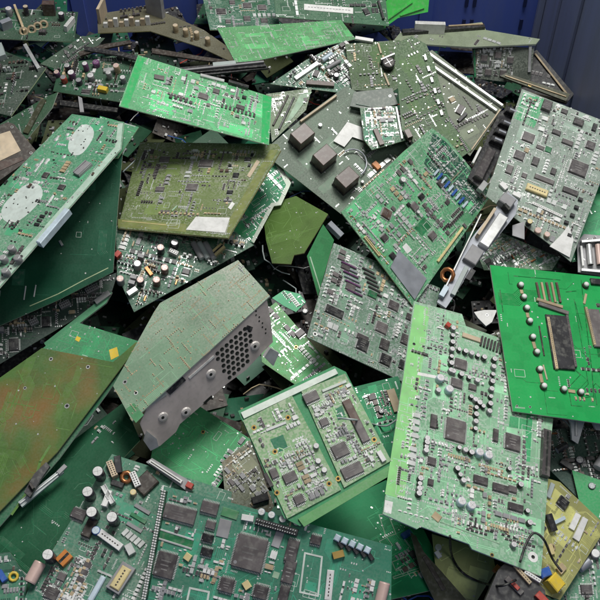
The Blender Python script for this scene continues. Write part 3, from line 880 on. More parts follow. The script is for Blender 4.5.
B = Board('circuit_board', [(42, 348), (113, 362), (136, 342), (139, 344), (57, 452), (-40, 552), (-60, 545), (-60, 420)], 'large olive green board with rusty orange stains on the left', 'circuit board', pcb('pcb_t11', og, stain=(0.26, 0.115, 0.03), dust=0.15), quad=[(40, 347), (132, 362), (58, 452), (-34, 432)], normal=(-0.12, -0.22, 1), edge=EO)
printed(B, 12, og, 40, 20, 0, 2, 0, 9)
for x, y, r_ in ((67, 406, 3), (51, 359, 2.4), (88, 367, 2.4), (25, 388, 2)): hole(B, x, y, r_*0.6, r_, 'tin')
mb = MB(); pl = [B.uv(*p) for p in ((50, 446), (40, 462), (36, 478), (22, 500), (12, 514))]
for a, b in zip(pl, pl[1:]): mb.seg(a, b, 0.0002, 0.003, trace_mat(og, 2.2, 0.03))
mb.build('scratch', B.root)

kg = (0.006, 0.075, 0.036)
B = Board('circuit_board', [(123, 148), (118, 205), (113, 272), (58, 300), (-60, 352), (-60, 270), (60, 190)], 'bare dark green board in the shade below the white-oval board', 'circuit board', pcb('pcb_t8', kg, dust=0.06), normal=(-0.03, -0.5, 1), edge=EW)
printed(B, 8, kg, 12, 10, 4, 0, 3, 2)
joints(B, 8, 16, region=[(109, 195), (117, 195), (112, 262), (104, 262)]); bar(B, (26, 286), (24, 300), 1.5, 1, 'white', 'silk_mark'); bar(B, (36, 285), (34, 297), 1.5, 1, 'white', 'silk_mark'); bar(B, (60, 241), (63, 246), 3, 3, 'tin', 'clip')
mb = MB(); pl = [B.uv(*p) for p in ((108, 268), (84, 280), (58, 294), (30, 306))]
for a, b in zip(pl, pl[1:]): mb.seg(a, b, 0.0002, 0.0012, E)
mb.build('border_trace', B.root)

B = Board('sheet_metal_box', [(-40, 140), (8, 122), (14, 124), (38, 153), (0, 180), (-40, 200)], 'brown metal module with a big beige label at the left edge', 'metal box', 'dkbrown', quad=[(-25, 138), (10, 122), (36, 153), (0, 178)], hint=(-0.1, -0.3, 1), thick=0.012, sub='case', clear=0.001)
flat(B, [(-12, 138), (10, 131), (21, 151), (-6, 164)], 'beige', 'label_sticker', th=0.0005); flat(B, [(-20, 166), (22, 157), (24, 160), (-20, 180)], 'brown', 'edge_plate', th=0.0006); hole(B, 12, 127, 1.4, 2, 'tin'); hole(B, 31, 153, 1.4, 2, 'tin')

B = Board('circuit_board', [(100, 116), (139, 127), (118, 158), (90, 160)], 'green board corner poking out under the white-oval board', 'circuit board', pcb('pcb_t7b', (0.03, 0.24, 0.10)), normal=(0, -0.25, 1), edge=E); printed(B, 77, ug, 20, 20, 4, 4)
wg = (0.05, 0.25, 0.125)
B = Board('circuit_board', [(72, 114), (124, 122), (121, 149), (-20, 310), (-80, 268)], 'long green board with two white ovals on the left', 'circuit board', pcb('pcb_t7', wg, dust=0.35, mottled=0.35, motcol=(0.35, 0.6, 0.42)), quad=[(72, 114), (130, 123), (-12, 300), (-70, 263)], hint=(0.0, -0.25, 1), w=1.2, edge=EW, clear=0.006)
def oval(B, c, a, b, ang, mat='white'):
    pts = []
    for i in range(20):
        t = 6.28319*i/20; x, y = a*math.cos(t), b*math.sin(t)*(1+0.12*math.cos(2*t))
        pts.append((c[0]+x*math.cos(ang)-y*math.sin(ang), c[1]+x*math.sin(ang)+y*math.cos(ang)))
    flat(B, pts[::-1], mat, 'white_oval', z=0.00022)
OV = plain('oval_paint', (0.58, 0.66, 0.62), 0.6, 0, 0.12)
flat(B, [(123, 123), (120.5, 149), (-20, 309), (-25, 305), (115, 147), (118, 124)], plain('pale_border', (0.45, 0.60, 0.50), 0.45, 0, 0.12), 'border_band', z=0.0001); B.taken.pop()
oval(B, (81, 140), 17, 11, -1.0, OV); oval(B, (22, 203), 25, 14, -0.75, OV)
bar(B, (70, 213), (41, 247), 8, 9, 'bluewhite', 'connector', ch=0.001); bar(B, (77, 176), (90, 164), 12, 4, 'grey', 'heat_sink', detail='lip')
for x, y in ((14, 252), (6, 262), (20, 262), (8, 275)): cap(B, x, y, 9, 9, 'grey', 'tin')
chip(B, 62, 188, 9, 7, 0, 2); chip(B, 46, 176, 8, 8, 0, 2)
printed(B, 7, wg, 60, 160, 40, 40, 10, 8); joints(B, 7, 70, r=(0.0012, 0.0022)); small_parts(B, 7, 330, 'mix', big=0.03, size=0.8, clump=4); small_parts(B, 72, 60, 'dark', big=0, size=0.9, clump=2, pads=False)
joints(B, 71, 30, region=[(72, 118), (90, 122), (40, 190), (0, 230), (-10, 215)], r=(0.0018, 0.0028))
mb = MB(); rnd = random.Random(3)
for i in range(16):
    c = (22+rnd.uniform(-16, 16), 203+rnd.uniform(-7, 7)) if i < 9 else (81+rnd.uniform(-6, 6), 140+rnd.uniform(-10, 10))
    u = B.uv(*c); mb.disc(*u, 0.0003, 0.0011, 'hole', 7)
mb.build('drill_holes', B.root)['kind'] = 'stuff'

# ================================================================== centre left
B = Board('circuit_board', [(160, 410), (196, 404), (252, 440), (213, 494), (150, 462)], 'smooth bright green board under the perforated metal bracket', 'circuit board', pcb('pcb_t29', (0.05, 0.36, 0.13)), quad=[(196, 404), (252, 440), (213, 494), (157, 458)], hint=(0, -0.2, 1), edge=E)
printed(B, 29, (0.05, 0.36, 0.13), 25, 25, 5, 4, 0, 6); small_parts(B, 29, 40, 'pale', region=[(236, 440), (252, 442), (214, 494), (206, 488)]); hole(B, 203, 432, 1.4, 2.4)
B = Board('circuit_board', [(222, 462), (250, 440), (274, 506), (268, 516), (226, 508)], 'brown rusty board piece left of the twin-module panel', 'circuit board', pcb('pcb_t29b', (0.16, 0.17, 0.11), stain=(0.36, 0.14, 0.05), mottled=0.4), normal=(0.1, -0.3, 1), edge=ED)
small_parts(B, 30, 70, 'olive'); printed(B, 30, (0.16, 0.17, 0.11), 20, 20, 5, 5); bar(B, (252, 502), (268, 497), 8, 6, 'black', 'connector')
B = Board('circuit_board', [(258, 316), (276, 302), (312, 344), (338, 372), (300, 388), (262, 362)], 'light green board fragment between bracket and twin-module panel', 'circuit board', pcb('pcb_t28b', (0.10, 0.30, 0.10), mottled=0.3, motcol=(0.3, 0.5, 0.25)), normal=(0.05, -0.25, 1), edge=E)
printed(B, 28, bg_, 50, 50, 20, 10); small_parts(B, 281, 60, 'pale'); hole(B, 296, 347, 1.5, 2.5); chip(B, 300, 334, 12, 8, 0, 2, mat='chipgrey')
B = Board('plastic_clip', [(272, 298), (284, 290), (300, 294), (306, 302), (296, 312), (284, 306)], 'small mint green board corner in the dark gap at centre', 'circuit board', pcb('pcb_mint', (0.10, 0.48, 0.24)), normal=(0, -0.3, 1), edge=EW)
B.root.name = 'circuit_board'; small_parts(B, 283, 14, 'pale'); cap(B, 305, 313, 7, 7, 'grey', 'white')

ol = (0.075, 0.15, 0.028)
B = Board('circuit_board', [(262, 206), (296, 196), (328, 214), (304, 253), (294, 255), (291, 264), (272, 263), (266, 240)], 'dark olive board with a notched lower edge at centre', 'circuit board', pcb('pcb_t17', ol, dust=0.22, stain=(0.03, 0.06, 0.014), dustcol=(0.25, 0.27, 0.16)), normal=(-0.12, -0.02, 1), edge=EO)
printed(B, 17, ol, 20, 14, 0, 0, 0, 4)
B = Board('circuit_board', [(307, 256), (323, 224), (334, 240), (318, 296)], 'narrow plain green board strip left of the grey chip board', 'circuit board', pcb('pcb_t18', (0.02, 0.20, 0.06), 0.08), normal=(0.2, -0.05, 1), edge=E)
bar(B, (310, 257), (321, 292), 2, 1, 'palegreen', 'edge_strip')

bt = (0.17, 0.30, 0.19)
B = Board('circuit_board', [(160, 303), (238, 260), (270, 296), (132, 421), (113, 386), (154, 312)], 'grey-green dusty board with a perforated steel bracket on its edge', 'circuit board', pcb('pcb_t13', bt, dust=0.95, dustcol=(0.52, 0.54, 0.46)), quad=[(236, 261), (270, 296), (132, 421), (98, 386)], hint=(-0.32, -0.12, 1), w=0.8, edge=EW, clear=0.004, lift=0.012)  # dust mix raised so that it also paints the washed-out glare
T13 = B
printed(B, 13, bt, 30, 110, 0, 26, 0, 5, padmat='tan'); joints(B, 13, 150, mat='beige', r=(0.0005, 0.0009)); joints(B, 131, 26, region=[(232, 262), (240, 262), (270, 294), (262, 300)], mat='solder')
hole(B, 125, 382, 1.6, 2.8, 'tin'); hole(B, 136, 393, 1.6, 2.4, 'white')
flat(B, [(136, 423), (126, 409), (134, 403), (144, 415)], M('copgreen'), 'corner_pad', z=0.0002)
# bracket: a folded steel sheet standing below the board's lower right edge
p0, p1 = B.world(149, 404), B.world(267, 299)
e_ = (p1-p0).normalized(); nb = e_.cross(B.n)
if nb.dot(CF) > 0: nb = -nb
nb = (nb*0.94 + B.n*0.34).normalized()
bo = p0 + B.n*0.001
class Sheet:
    pass
K = Sheet(); K.n = nb; uu = e_; vv = nb.cross(uu)
km = Matrix((uu, vv, nb)).transposed().to_4x4(); km.translation = bo; ki = km.inverted()
def kuv(x, y):
    r = ray(x, y); t = (bo-C0).dot(nb)/nb.dot(r); q = ki @ (C0+r*t); return (q.x, q.y)
def kmat(o): o.parent = B.root; o.matrix_parent_inverse = B.root.matrix_world.inverted(); o.matrix_world = km; return o
BR2 = plain('boss_steel', (0.72, 0.68, 0.65), 0.4, 0.2, 0.1)
BR = plain('bracket_steel', (0.56, 0.50, 0.475), 0.5, 0.15, 0.22, 25, 0.2)
mb = MB(); kp = [kuv(*p) for p in ((149, 404), (267, 300), (271, 322), (273, 342), (262, 353), (246, 370), (228, 383), (180, 424), (176, 432), (160, 446), (150, 448), (140, 424))]
mb.prism(kp, -0.0012, 0, BR); brk = kmat(mb.build('bracket'))
def kpart(mb, name): 
    o = mb.build(name); o.parent = brk; return o
vent = [kuv(*p) for p in ((214, 344), (238, 322), (250, 330), (252, 358), (232, 381), (221, 372))]
vx = [p[0] for p in vent]; vy = [p[1] for p in vent]
for iy in range(14):
    for ix in range(16):
        c = (min(vx)+ix*0.0068+(0.0034 if iy % 2 else 0), min(vy)+iy*0.0060)
        if inside(c, vent) and abs(c[1]) > 0.0065:
            o = link('vent_hole', cached('vent_hole', lambda: (lambda m: (m.lathe([(0.0025, 0.00012), (0.0022, 0.0002)], 'hole', 12), m.mesh('vent_hole'))[1])(MB())), brk, (c[0], c[1], 0))
for x, y in ((163, 417), (186, 412), (211, 374), (255, 346)):
    c = kuv(x, y); mb = MB(); mb.lathe([(0.0062, 0.0), (0.005, 0.0014), (0.003, 0.0018)], BR2, 16); o = kpart(mb, 'screw_boss'); o.location = (*c, 0)
    mb = MB(); mb.disc(-0.0005, 0.0008, 0.0019, 0.0019, 'hole', 10); h_ = kpart(mb, 'screw_hole'); h_.location = (*c, 0.0)
for a, b, w_, m_, nm in (((168, 393), (184, 378), 0.007, 'black', 'slot'), ((204, 403), (212, 396), 0.003, 'hole', 'slot'), ((248, 330), (250, 326), 0.008, 'black', 'slot'), ((189, 378), (214, 356), 0.0025, 'white', 'ridge'), ((150, 404), (166, 393), 0.004, 'wiregrey', 'ridge')):
    (ax, ay), (bx, by) = kuv(*a), kuv(*b)
    mb = MB(); mb.box(0, 0, 0.0001, math.hypot(bx-ax, by-ay), w_, 0.0007, 0, m_); o = kpart(mb, nm); o.location = ((ax+bx)/2, (ay+by)/2, 0.0); o.rotation_euler = (0, 0, math.atan2(by-ay, bx-ax))
mb = MB(); tp = [kuv(*p) for p in ((268, 346), (277, 351), (271, 364), (262, 355))]; mb.prism(tp, 0.001, 0.006, 'tin'); kpart(mb, 'tab')
mb = MB(); tp = [kuv(*p) for p in ((146, 430), (156, 438), (158, 446), (150, 450), (143, 440))]; mb.prism(tp, 0.0003, 0.002, 'tin'); kpart(mb, 'tab')
mb = MB(); cx, cy = kuv(262, 320)
for i in range(4):
    for q in range(2): c = kuv(256+i*3.2, 315+i*6+q*-4); mb.disc(*c, 0.0002, 0.0011, 'hole', 8)
kpart(mb, 'vent_hole')
# the bracket stands in front of its board: let later boards know
mk = poly_mask([(149, 404), (267, 300), (273, 342), (160, 446), (140, 424)])
tt = (np.array(bo-C0) @ np.array(nb))/(GR[mk] @ np.array(nb)); ZB[mk] = np.minimum(ZB[mk], tt-0.004)

cg = (0.03, 0.12, 0.07)
B = Board('circuit_board', [(240, 180), (276, 156), (291, 183), (289, 188), (281, 205), (274, 206), (254, 243), (236, 238), (214, 238)], 'bright green board with silvery dots and a stepped white edge', 'circuit board', pcb('pcb_t16', (0.02, 0.26, 0.115)), normal=(0.15, -0.25, 1), edge=EW, thick=0.0022)
flat(B, [(276, 157), (291, 183), (289, 188), (281, 205), (274, 206), (254, 243), (251, 241), (271, 203), (278, 202), (286, 185), (273, 160)], EW, 'edge_band', z=0.0002); B.taken.pop()
small_parts(B, 16, 110, 'pale', big=0.02); printed(B, 16, ug, 30, 50, 20, 15); joints(B, 16, 40)
B = Board('circuit_board', [(116, 226), (232, 230), (254, 245), (134, 312), (117, 275)], 'board with pinkish round capacitors below the olive board', 'circuit board', pcb('pcb_t16c', cg, mottled=0.3), quad=[(128, 215), (246, 245), (134, 312), (60, 262)], normal=(0.08, -0.3, 1), edge=EW, clear=0.004)
for x, y, s_, t_ in ((161, 252, 'capsleeve', 'pinkcap'), (175, 247, 'capsleeve', 'captop'), (165, 272, 'capbrown', 'pinkcap'), (157, 284, 'capbrown', 'pinkcap'), (141, 284, 'capsleeve', 'pinkcap'), (138, 268, 'grey', 'tin'), (121, 283, 'grey', 'pinkcap')): cap(B, x, y, 10, 14, s_, t_)
for i in range(3): lying(B, (193+i*6, 244), (202+i*6, 260), 8, ('grey', 'wiregrey', 'grey')[i])
bar(B, (213, 256), (223, 247), 9, 7, 'cream', 'film_capacitor', detail='groove'); bar(B, (116, 255), (120, 258), 9, 9, 'red', 'film_capacitor'); bar(B, (170, 252), (178, 256), 6, 8, 'white', 'connector', detail='holes')
bar(B, (128, 296), (137, 290), 7, 7, 'tin', 'heat_sink'); bar(B, (146, 268), (152, 276), 5, 4, 'copper', 'inductor'); chip(B, 186, 272, 10, 8, 0, 2)
small_parts(B, 161, 240, 'mix', tall=0.4, leaded=0.1); printed(B, 161, cg, 30, 50, 20, 20)

# relay board
rg = (0.10, 0.15, 0.105)
B = Board('circuit_board', [(262, 152), (300, 120), (346, 86), (372, 100), (410, 150), (400, 165), (341, 214)], 'dull grey-green board carrying three brown relays', 'circuit board', pcb('pcb_r', rg, dust=0.4), quad=[(270, 150), (346, 88), (408, 152), (341, 214)], hint=(0, -0.35, 1), edge=E, clear=0.006)
def relay(B, x, y, rot):
    cx, cy = B.uv(x, y)
    def f():
        mb = MB(); mb.box(0, 0, 0.0008, 0.029, 0.023, 0.024, 0, 'brown', ch=0.0008, taper=0.97); return mb.mesh('relay')
    def p():
        mb = MB(); mb.box(0, 0, 0, 0.0305, 0.0245, 0.004, 0, 'black'); return mb.mesh('base')
    o = link('relay', cached('relay', f), B.root, (cx, cy, 0.0003), math.radians(rot)); link('base', cached('relay_base', p), o); B.take(cx, cy, 0.028, 0.024, math.radians(rot))
for x, y in ((301, 141), (323, 162), (345, 184)): relay(B, x, y, 0)
bar(B, (300, 123), (336, 97), 3, 6, 'beige', 'metal_strip')
fl = flat(B, [(333, 142), (347, 123), (366, 130), (367, 143), (352, 138), (344, 148)], 'white', 'paper_label', z=0.003, th=0.0006)
small_parts(B, 20, 60, 'pale', region=[(330, 130), (395, 135), (400, 160), (350, 205)]); printed(B, 20, rg, 50, 40, 10, 10)
mb = MB(); cpts = [B.uv(352+14*math.cos(a), 165+14*math.sin(a)) for a in [x*0.35-2.2 for x in range(10)]]
mb.tube([(x, y, 0.006) for x, y in cpts], 0.0012, 'greymetal', 6); mb.build('wire', B.root)
bar(B, (373, 164), (379, 170), 8, 7, 'orange', 'film_capacitor'); cap(B, 362, 183, 5, 5, 'grey', 'white'); cap(B, 320, 126, 6, 4, 'tin', 'tin')
for x, y in ((314, 158), (336, 178), (358, 198)): bar(B, (x, y), (x+5, y+3), 4, 8, 'white', 'terminal_block')

tg = (0.12, 0.17, 0.05)
B = Board('circuit_board', [(140, 142), (278, 144), (281, 150), (228, 238), (118, 228)], 'olive board with a white label on its front corner', 'circuit board', pcb('pcb_t14', tg, mottled=0.6, motcol=(0.34, 0.36, 0.26), dust=0.2), quad=[(138, 143), (279, 146), (229, 237), (118, 228)], hint=(0, -0.25, 1), w=0.9, edge=EO, thick=0.0028, clear=0.004)
flat(B, [(196, 217), (230, 218), (225, 233), (186, 230)], 'white', 'label_sticker', th=0.0004); flat(B, [(257, 160), (260, 162), (250, 178), (247, 176)], 'beige', 'label_sticker', th=0.0004); flat(B, [(232, 202), (235, 204), (231, 210), (228, 208)], 'white', 'label_sticker', th=0.0004)
chip(B, 206, 164, 18, 13, 0, 4, mat='chipgrey'); chip(B, 192, 188, 15, 12, 0, 4, mat='chipgrey'); chip(B, 165, 160, 14, 9, 0, 2, mat='chipgrey'); chip(B, 236, 176, 8, 8, 0, 2, mat='black'); chip(B, 248, 160, 9, 6, 0, 2, mat='black'); chip(B, 230, 193, 8, 6, 0, 2, mat='black'); chip(B, 160, 190, 12, 8, 0, 2, mat='chipgrey')
OB = plain('olive_border', (0.19, 0.22, 0.07), 0.45, 0, 0.2)
flat(B, [(118, 219), (186, 224), (186, 232), (118, 227)], OB, 'border_band', z=0.00012); flat(B, [(270, 150), (278, 150), (230, 234), (223, 230)], OB, 'border_band', z=0.00012)
bar(B, (122, 221), (166, 225), 1.2, 0.6, 'cream', 'silk_mark'); bar(B, (172, 211), (177, 206), 2, 1, 'palegreen', 'clip')
small_parts(B, 14, 330, 'olive', region=[(145, 150), (265, 150), (215, 222), (130, 212)], size=0.9); small_parts(B, 141, 24, 'dark', region=[(220, 170), (258, 150), (245, 190), (222, 208)], size=1.4); printed(B, 14, tg, 50, 120, 30, 50, 6, 6)

bgr = (0.07, 0.36, 0.14)
B = Board('circuit_board', [(138, 55), (272, 97), (269, 145), (119, 106)], 'bright green oblong board propped at a slant in the upper left', 'circuit board', pcb('pcb_t15', bgr, dust=0.25, mottled=0.3, motcol=(0.35, 0.62, 0.38)), quad=[(138, 55), (272, 97), (269, 145), (119, 106)], hint=(0, -0.4, 1), edge=EW, clear=0.004, lift=0.02, w=0.3)
flat(B, [(138, 57), (145, 59), (128, 108), (121, 106)], plain('bare_mask', (0.03, 0.42, 0.12), 0.35, 0, 0.1), 'border_band', z=0.00015); flat(B, [(263, 95), (271, 97), (268, 144), (261, 142)], plain('bare_mask', (0.03, 0.42, 0.12)), 'border_band', z=0.00015)
bar(B, (200, 76), (224, 82), 5, 3, 'tin', 'connector'); bar(B, (228, 83), (248, 89), 5, 5, 'black', 'connector', detail='holes'); bar(B, (154, 77), (164, 79), 8, 2, 'chipgrey', 'chip'); chip(B, 203, 97, 13, 10, 0, 4, mat='chipgrey'); chip(B, 216, 92, 9, 8, 0, 2, mat='chipgrey'); chip(B, 240, 108, 12, 7, 0, 2, mat='chip'); chip(B, 244, 98, 6, 5, 0, 0, mat='black')
for i in range(5): bar(B, (169+i*5, 97+i*1.5), (172+i*5, 98+i*1.5), 5, 3, 'chip', 'transistor')
for i in range(9): bar(B, (221+i*4, 106+i*1.2), (223+i*4, 106.6+i*1.2), 6, 2, 'chip', 'transistor')
small_parts(B, 15, 250, 'pale', size=0.85, region=[(150, 62), (258, 94), (256, 128), (140, 100)]); printed(B, 15, bgr, 50, 120, 40, 50, 6, 8)
joints(B, 151, 40, region=[(128, 98), (262, 132), (262, 140), (124, 106)], r=(0.001, 0.0016))

# ================================================================== upper right of centre
dk = (0.035, 0.085, 0.018)
B = Board('circuit_board', [(345, 44), (400, 40), (404, 84), (392, 92), (352, 90)], 'olive board with a dark round coil near the top', 'circuit board', pcb('pcb_t21a', dk, mottled=0.3), normal=(0.02, -0.4, 1), edge=ED, clear=0.005)
cap(B, 388, 66, 20, 12, 'black', 'dkbrown'); bar(B, (380, 64), (394, 58), 3, 14, 'tin', 'clip'); bar(B, (378, 44), (381, 54), 3, 3, 'beige', 'metal_strip'); bar(B, (384, 74), (389, 86), 3, 3, 'beige', 'metal_strip'); bar(B, (355, 39), (373, 42), 6, 5, 'white', 'connector')
small_parts(B, 211, 90, 'olive', pads=False, size=0.8); printed(B, 211, dk, 40, 40, 4, 6)
B = Board('cover_plate', [(354, 92), (392, 88), (398, 104), (372, 110), (350, 106)], 'dark grey-green cover plate behind the white paper label', 'cover plate', plain('dull_cover', (0.045, 0.065, 0.05), 0.45, 0.1, 0.2), normal=(0, -0.4, 1), thick=0.005)
hole(B, 390, 96, 1.2, 2, 'tin'); bar(B, (356, 104), (372, 107), 2, 1, 'dkgreen', 'ridge')
B = Board('circuit_board', [(360, 108), (396, 106), (406, 140), (372, 150), (364, 140)], 'small pale-speckled board with brown part beside the relays', 'circuit board', pcb('pcb_t21c', (0.05, 0.16, 0.08), mottled=0.5), normal=(0, -0.3, 1), edge=E)
bar(B, (396, 108), (402, 140), 3, 4, 'tin', 'metal_strip'); bar(B, (375, 130), (382, 146), 7, 4, 'brown', 'relay'); small_parts(B, 213, 110, 'pale'); printed(B, 213, dg, 20, 30, 15, 10)
# framed board
fm = (0.13, 0.155, 0.105)
B = Board('circuit_board', [(424, 54), (432, 50), (504, 106), (470, 156), (446, 134)], 'grey-green triangular-looking board inside a pale metal frame', 'circuit board', pcb('pcb_t22', fm, dust=0.45), normal=(0.05, -0.45, 1), edge=EO, clear=0.003)
for a, b in (((427, 54), (502, 107)), ((433, 68), (496, 112)), ((426, 58), (447, 131)), ((500, 110), (470, 152))): bar(B, a, b, 4 if a[0] != 500 else 2, 6 if a[0] != 500 else 2, 'tin' if a[0] != 500 else 'beige', 'frame_bar')
chip(B, 460, 110, 16, 9, 30, 2, mat='chipgrey'); chip(B, 452, 100, 9, 8, 0, 2, mat='tan'); bar(B, (458, 122), (466, 114), 5, 4, 'black', 'connector'); small_parts(B, 22, 50, 'olive', pads=False, region=[(436, 80), (490, 112), (466, 140), (448, 128)]); printed(B, 22, fm, 40, 40, 10, 10)
B = Board('circuit_board', [(394, 44), (412, 36), (426, 44), (434, 62), (450, 122), (472, 150), (440, 172), (402, 130)], 'tall dark olive board left of the framed board', 'circuit board', pcb('pcb_t21b', (0.03, 0.09, 0.02), mottled=0.3, motcol=(0.25, 0.35, 0.2)), normal=(-0.03, -0.42, 1), edge=EW, clear=0.003)
small_parts(B, 212, 200, 'olive', size=0.8, pads=False); printed(B, 212, dk, 50, 70, 5, 8)
for i in range(6): bar(B, (424.5+i*3.2, 56+i*11), (426+i*3.2, 61+i*11), 4, 3, 'tin', 'clip')
bar(B, (406, 132), (410, 140), 8, 9, 'brown', 'relay')

# grey chip board below the large green one
t19 = (0.12, 0.22, 0.15)
B = Board('circuit_board', [(334, 243), (440, 288), (432, 330), (412, 386), (307, 337)], 'grey board packed with chips below the large green board', 'circuit board', pcb('pcb_t19', t19, mottled=0.7, motcol=(0.42, 0.46, 0.45)), quad=[(334, 243), (436, 292), (410, 386), (307, 337)], hint=(0, -0.3, 1), edge=EW, clear=0.003)
for x, y, w, h, m in ((334, 312, 24, 11, 'black'), (362, 345, 15, 16, 'black'), (362, 338, 16, 7, 'chip'), (381, 328, 15, 14, 'chipgrey'), (385, 360, 14, 14, 'black'), (372, 295, 12, 9, 'midgreen'), (384, 345, 12, 14, 'chip'), (350, 288, 13, 9, 'chipgrey'), (405, 340, 12, 14, 'chip'), (402, 365, 9, 12, 'black'), (393, 306, 14, 12, 'chip'), (345, 268, 12, 6, 'chip'), (410, 318, 12, 9, 'chip')): chip(B, x, y, w, h, 0, 2 if w < 14 else 4, mat=m)
for i in range(7): bar(B, (341+i*1.0, 262+i*4.6), (356+i*1.0, 269+i*4.6), 2.2, 2.5, 'greymetal' if i % 2 else 'purple', 'bus_strip')
for i in range(6): bar(B, (362+i*1.5, 268+i*4.6), (374+i*1.5, 274+i*4.6), 2.2, 2.5, 'chip', 'bus_strip')
hole(B, 315, 334, 1.4, 3, 'white'); small_parts(B, 19, 420, 'pale'); printed(B, 19, t19, 40, 80, 30, 40); small_parts(B, 191, 60, 'pale', region=[(312, 318), (330, 325), (325, 342), (308, 336)])
bar(B, (327, 225), (340, 238), 8, 8, 'greymetal', 'clip')

gg = (0.07, 0.29, 0.13)
B = Board('circuit_board', [(341, 212), (403, 152), (432, 128), (448, 140), (492, 194), (413, 306)], 'large green board with a grey metal plate on its lower corner', 'circuit board', pcb('pcb_g', gg, mottled=0.6, motcol=(0.38, 0.55, 0.40), dust=0.3), quad=[(341, 212), (432, 124), (494, 192), (413, 306)], hint=(0, -0.25, 1), edge=E, clear=0.004, w=0.7)
flat(B, [(398, 250), (426, 279), (414, 300), (390, 268)], 'greymetal', 'shield_plate', z=0.0004, th=0.0015); flat(B, [(406, 243), (412, 250), (407, 254), (402, 247)], 'white', 'label_sticker', z=0.0004)
bar(B, (364, 237), (379, 256), 4, 3, 'cream', 'connector', detail='groove'); bar(B, (437, 262), (462, 228), 3, 3, 'cream', 'connector')
chip(B, 386, 214, 13, 13, 20, 4, mat='brown'); chip(B, 414, 207, 11, 10, 0, 2, mat='chipgrey'); chip(B, 421, 197, 9, 7, 0, 2, mat='black'); chip(B, 384, 238, 10, 8, 0, 2, mat='chip'); chip(B, 392, 256, 8, 8, 0, 0, mat='black'); chip(B, 408, 205, 5, 5, 0, 0, mat='black'); chip(B, 432, 236, 12, 9, 0, 2, mat='chipgrey'); chip(B, 440, 184, 9, 9, 0, 2, mat='chip')
cap(B, 401, 181, 8, 6, 'grey', 'white'); cap(B, 417, 213, 5, 4, 'grey', 'white'); flat(B, [(414, 228), (424, 217), (432, 226), (422, 236)], M('midgreen'), 'pad_area', z=0.00014)
for i in range(9): bar(B, (433+i*3.6, 176-i*0.0+i*4.0), (438+i*3.6, 170+i*4.0), 3, 3, 'blue' if i % 2 else 'bluewhite', 'resistor_array')
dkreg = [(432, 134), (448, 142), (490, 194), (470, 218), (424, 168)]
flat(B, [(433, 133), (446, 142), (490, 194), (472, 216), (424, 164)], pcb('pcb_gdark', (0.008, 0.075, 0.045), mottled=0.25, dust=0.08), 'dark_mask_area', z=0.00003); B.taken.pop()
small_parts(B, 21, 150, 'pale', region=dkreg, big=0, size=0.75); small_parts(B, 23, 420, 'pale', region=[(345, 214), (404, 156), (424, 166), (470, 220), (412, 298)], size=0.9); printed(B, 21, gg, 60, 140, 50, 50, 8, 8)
joints(B, 23, 18, region=[(343, 212), (350, 206), (410, 292), (408, 300)], mat='gold')

# connectors row on the right edge
B = Board('connector_block', [(500, 112), (512, 106), (520, 116), (482, 190), (468, 178)], 'black stacked connectors leaning between framed board and chip board', 'connector block', 'black', normal=(0.25, -0.45, 1), thick=0.004, sub='base_plate', clear=0.01)
for i, (x, y) in enumerate(((510, 113), (504, 125), (499, 134), (495, 142))):
    o = bar(B, (x-6, y-2), (x+6, y+3), 9, 10, 'black', 'connector', ch=0.0012); bar(B, (x-3, y-1), (x+4, y+2), 3, 10.6, 'greymetal', 'contact')
bar(B, (490, 152), (476, 180), 12, 10, 'chip', 'connector', ch=0.0012); bar(B, (480, 148), (472, 164), 3, 4, 'white', 'label_strip')
bar(B, (484, 184), (478, 192), 8, 8, 'tin', 'terminal_block'); bar(B, (494, 178), (490, 186), 7, 7, 'white', 'terminal_block')

# right: green sliver, tin tubes, pale fragment
B = Board('circuit_board', [(576, 196), (640, 170), (640, 250), (572, 262)], 'plain green board glimpsed behind the chip board at the right edge', 'circuit board', pcb('pcb_t39', (0.015, 0.26, 0.10)), normal=(-0.1, -0.3, 1), edge=E); printed(B, 391, ug, 30, 20, 4, 4)
B = Board('circuit_board', [(474, 246), (500, 232), (560, 258), (552, 270), (484, 270)], 'pale cluttered board sliver above the bright green right-hand board', 'circuit board', pcb('pcb_t40', (0.12, 0.24, 0.13), mottled=0.6), normal=(0, -0.3, 1), edge=E); small_parts(B, 40, 190, 'pale', leaded=0.1); printed(B, 401, dg, 20, 30, 10, 10)
B = Board('connector_block', [(577, 242), (584, 234), (630, 238), (630, 280), (578, 272)], 'silvery socket block with pink and white tubes at the right edge', 'connector block', 'grey', normal=(-0.05, -0.35, 1), thick=0.003, clear=0.008, sub='base_plate')
for i in range(4): lying(B, (588+i*9, 246), (590+i*9, 266), 8, ('tin', 'pinkcap', 'tin', 'grey')[i], 'socket', endmat='hole')
bar(B, (580, 244), (620, 241), 4, 9, 'tin', 'shell'); bar(B, (580, 272), (625, 276), 4, 9, 'tin', 'shell'); bar(B, (580, 248), (582, 268), 3, 8, 'white', 'shell'); small_parts(B, 402, 20, 'pale')

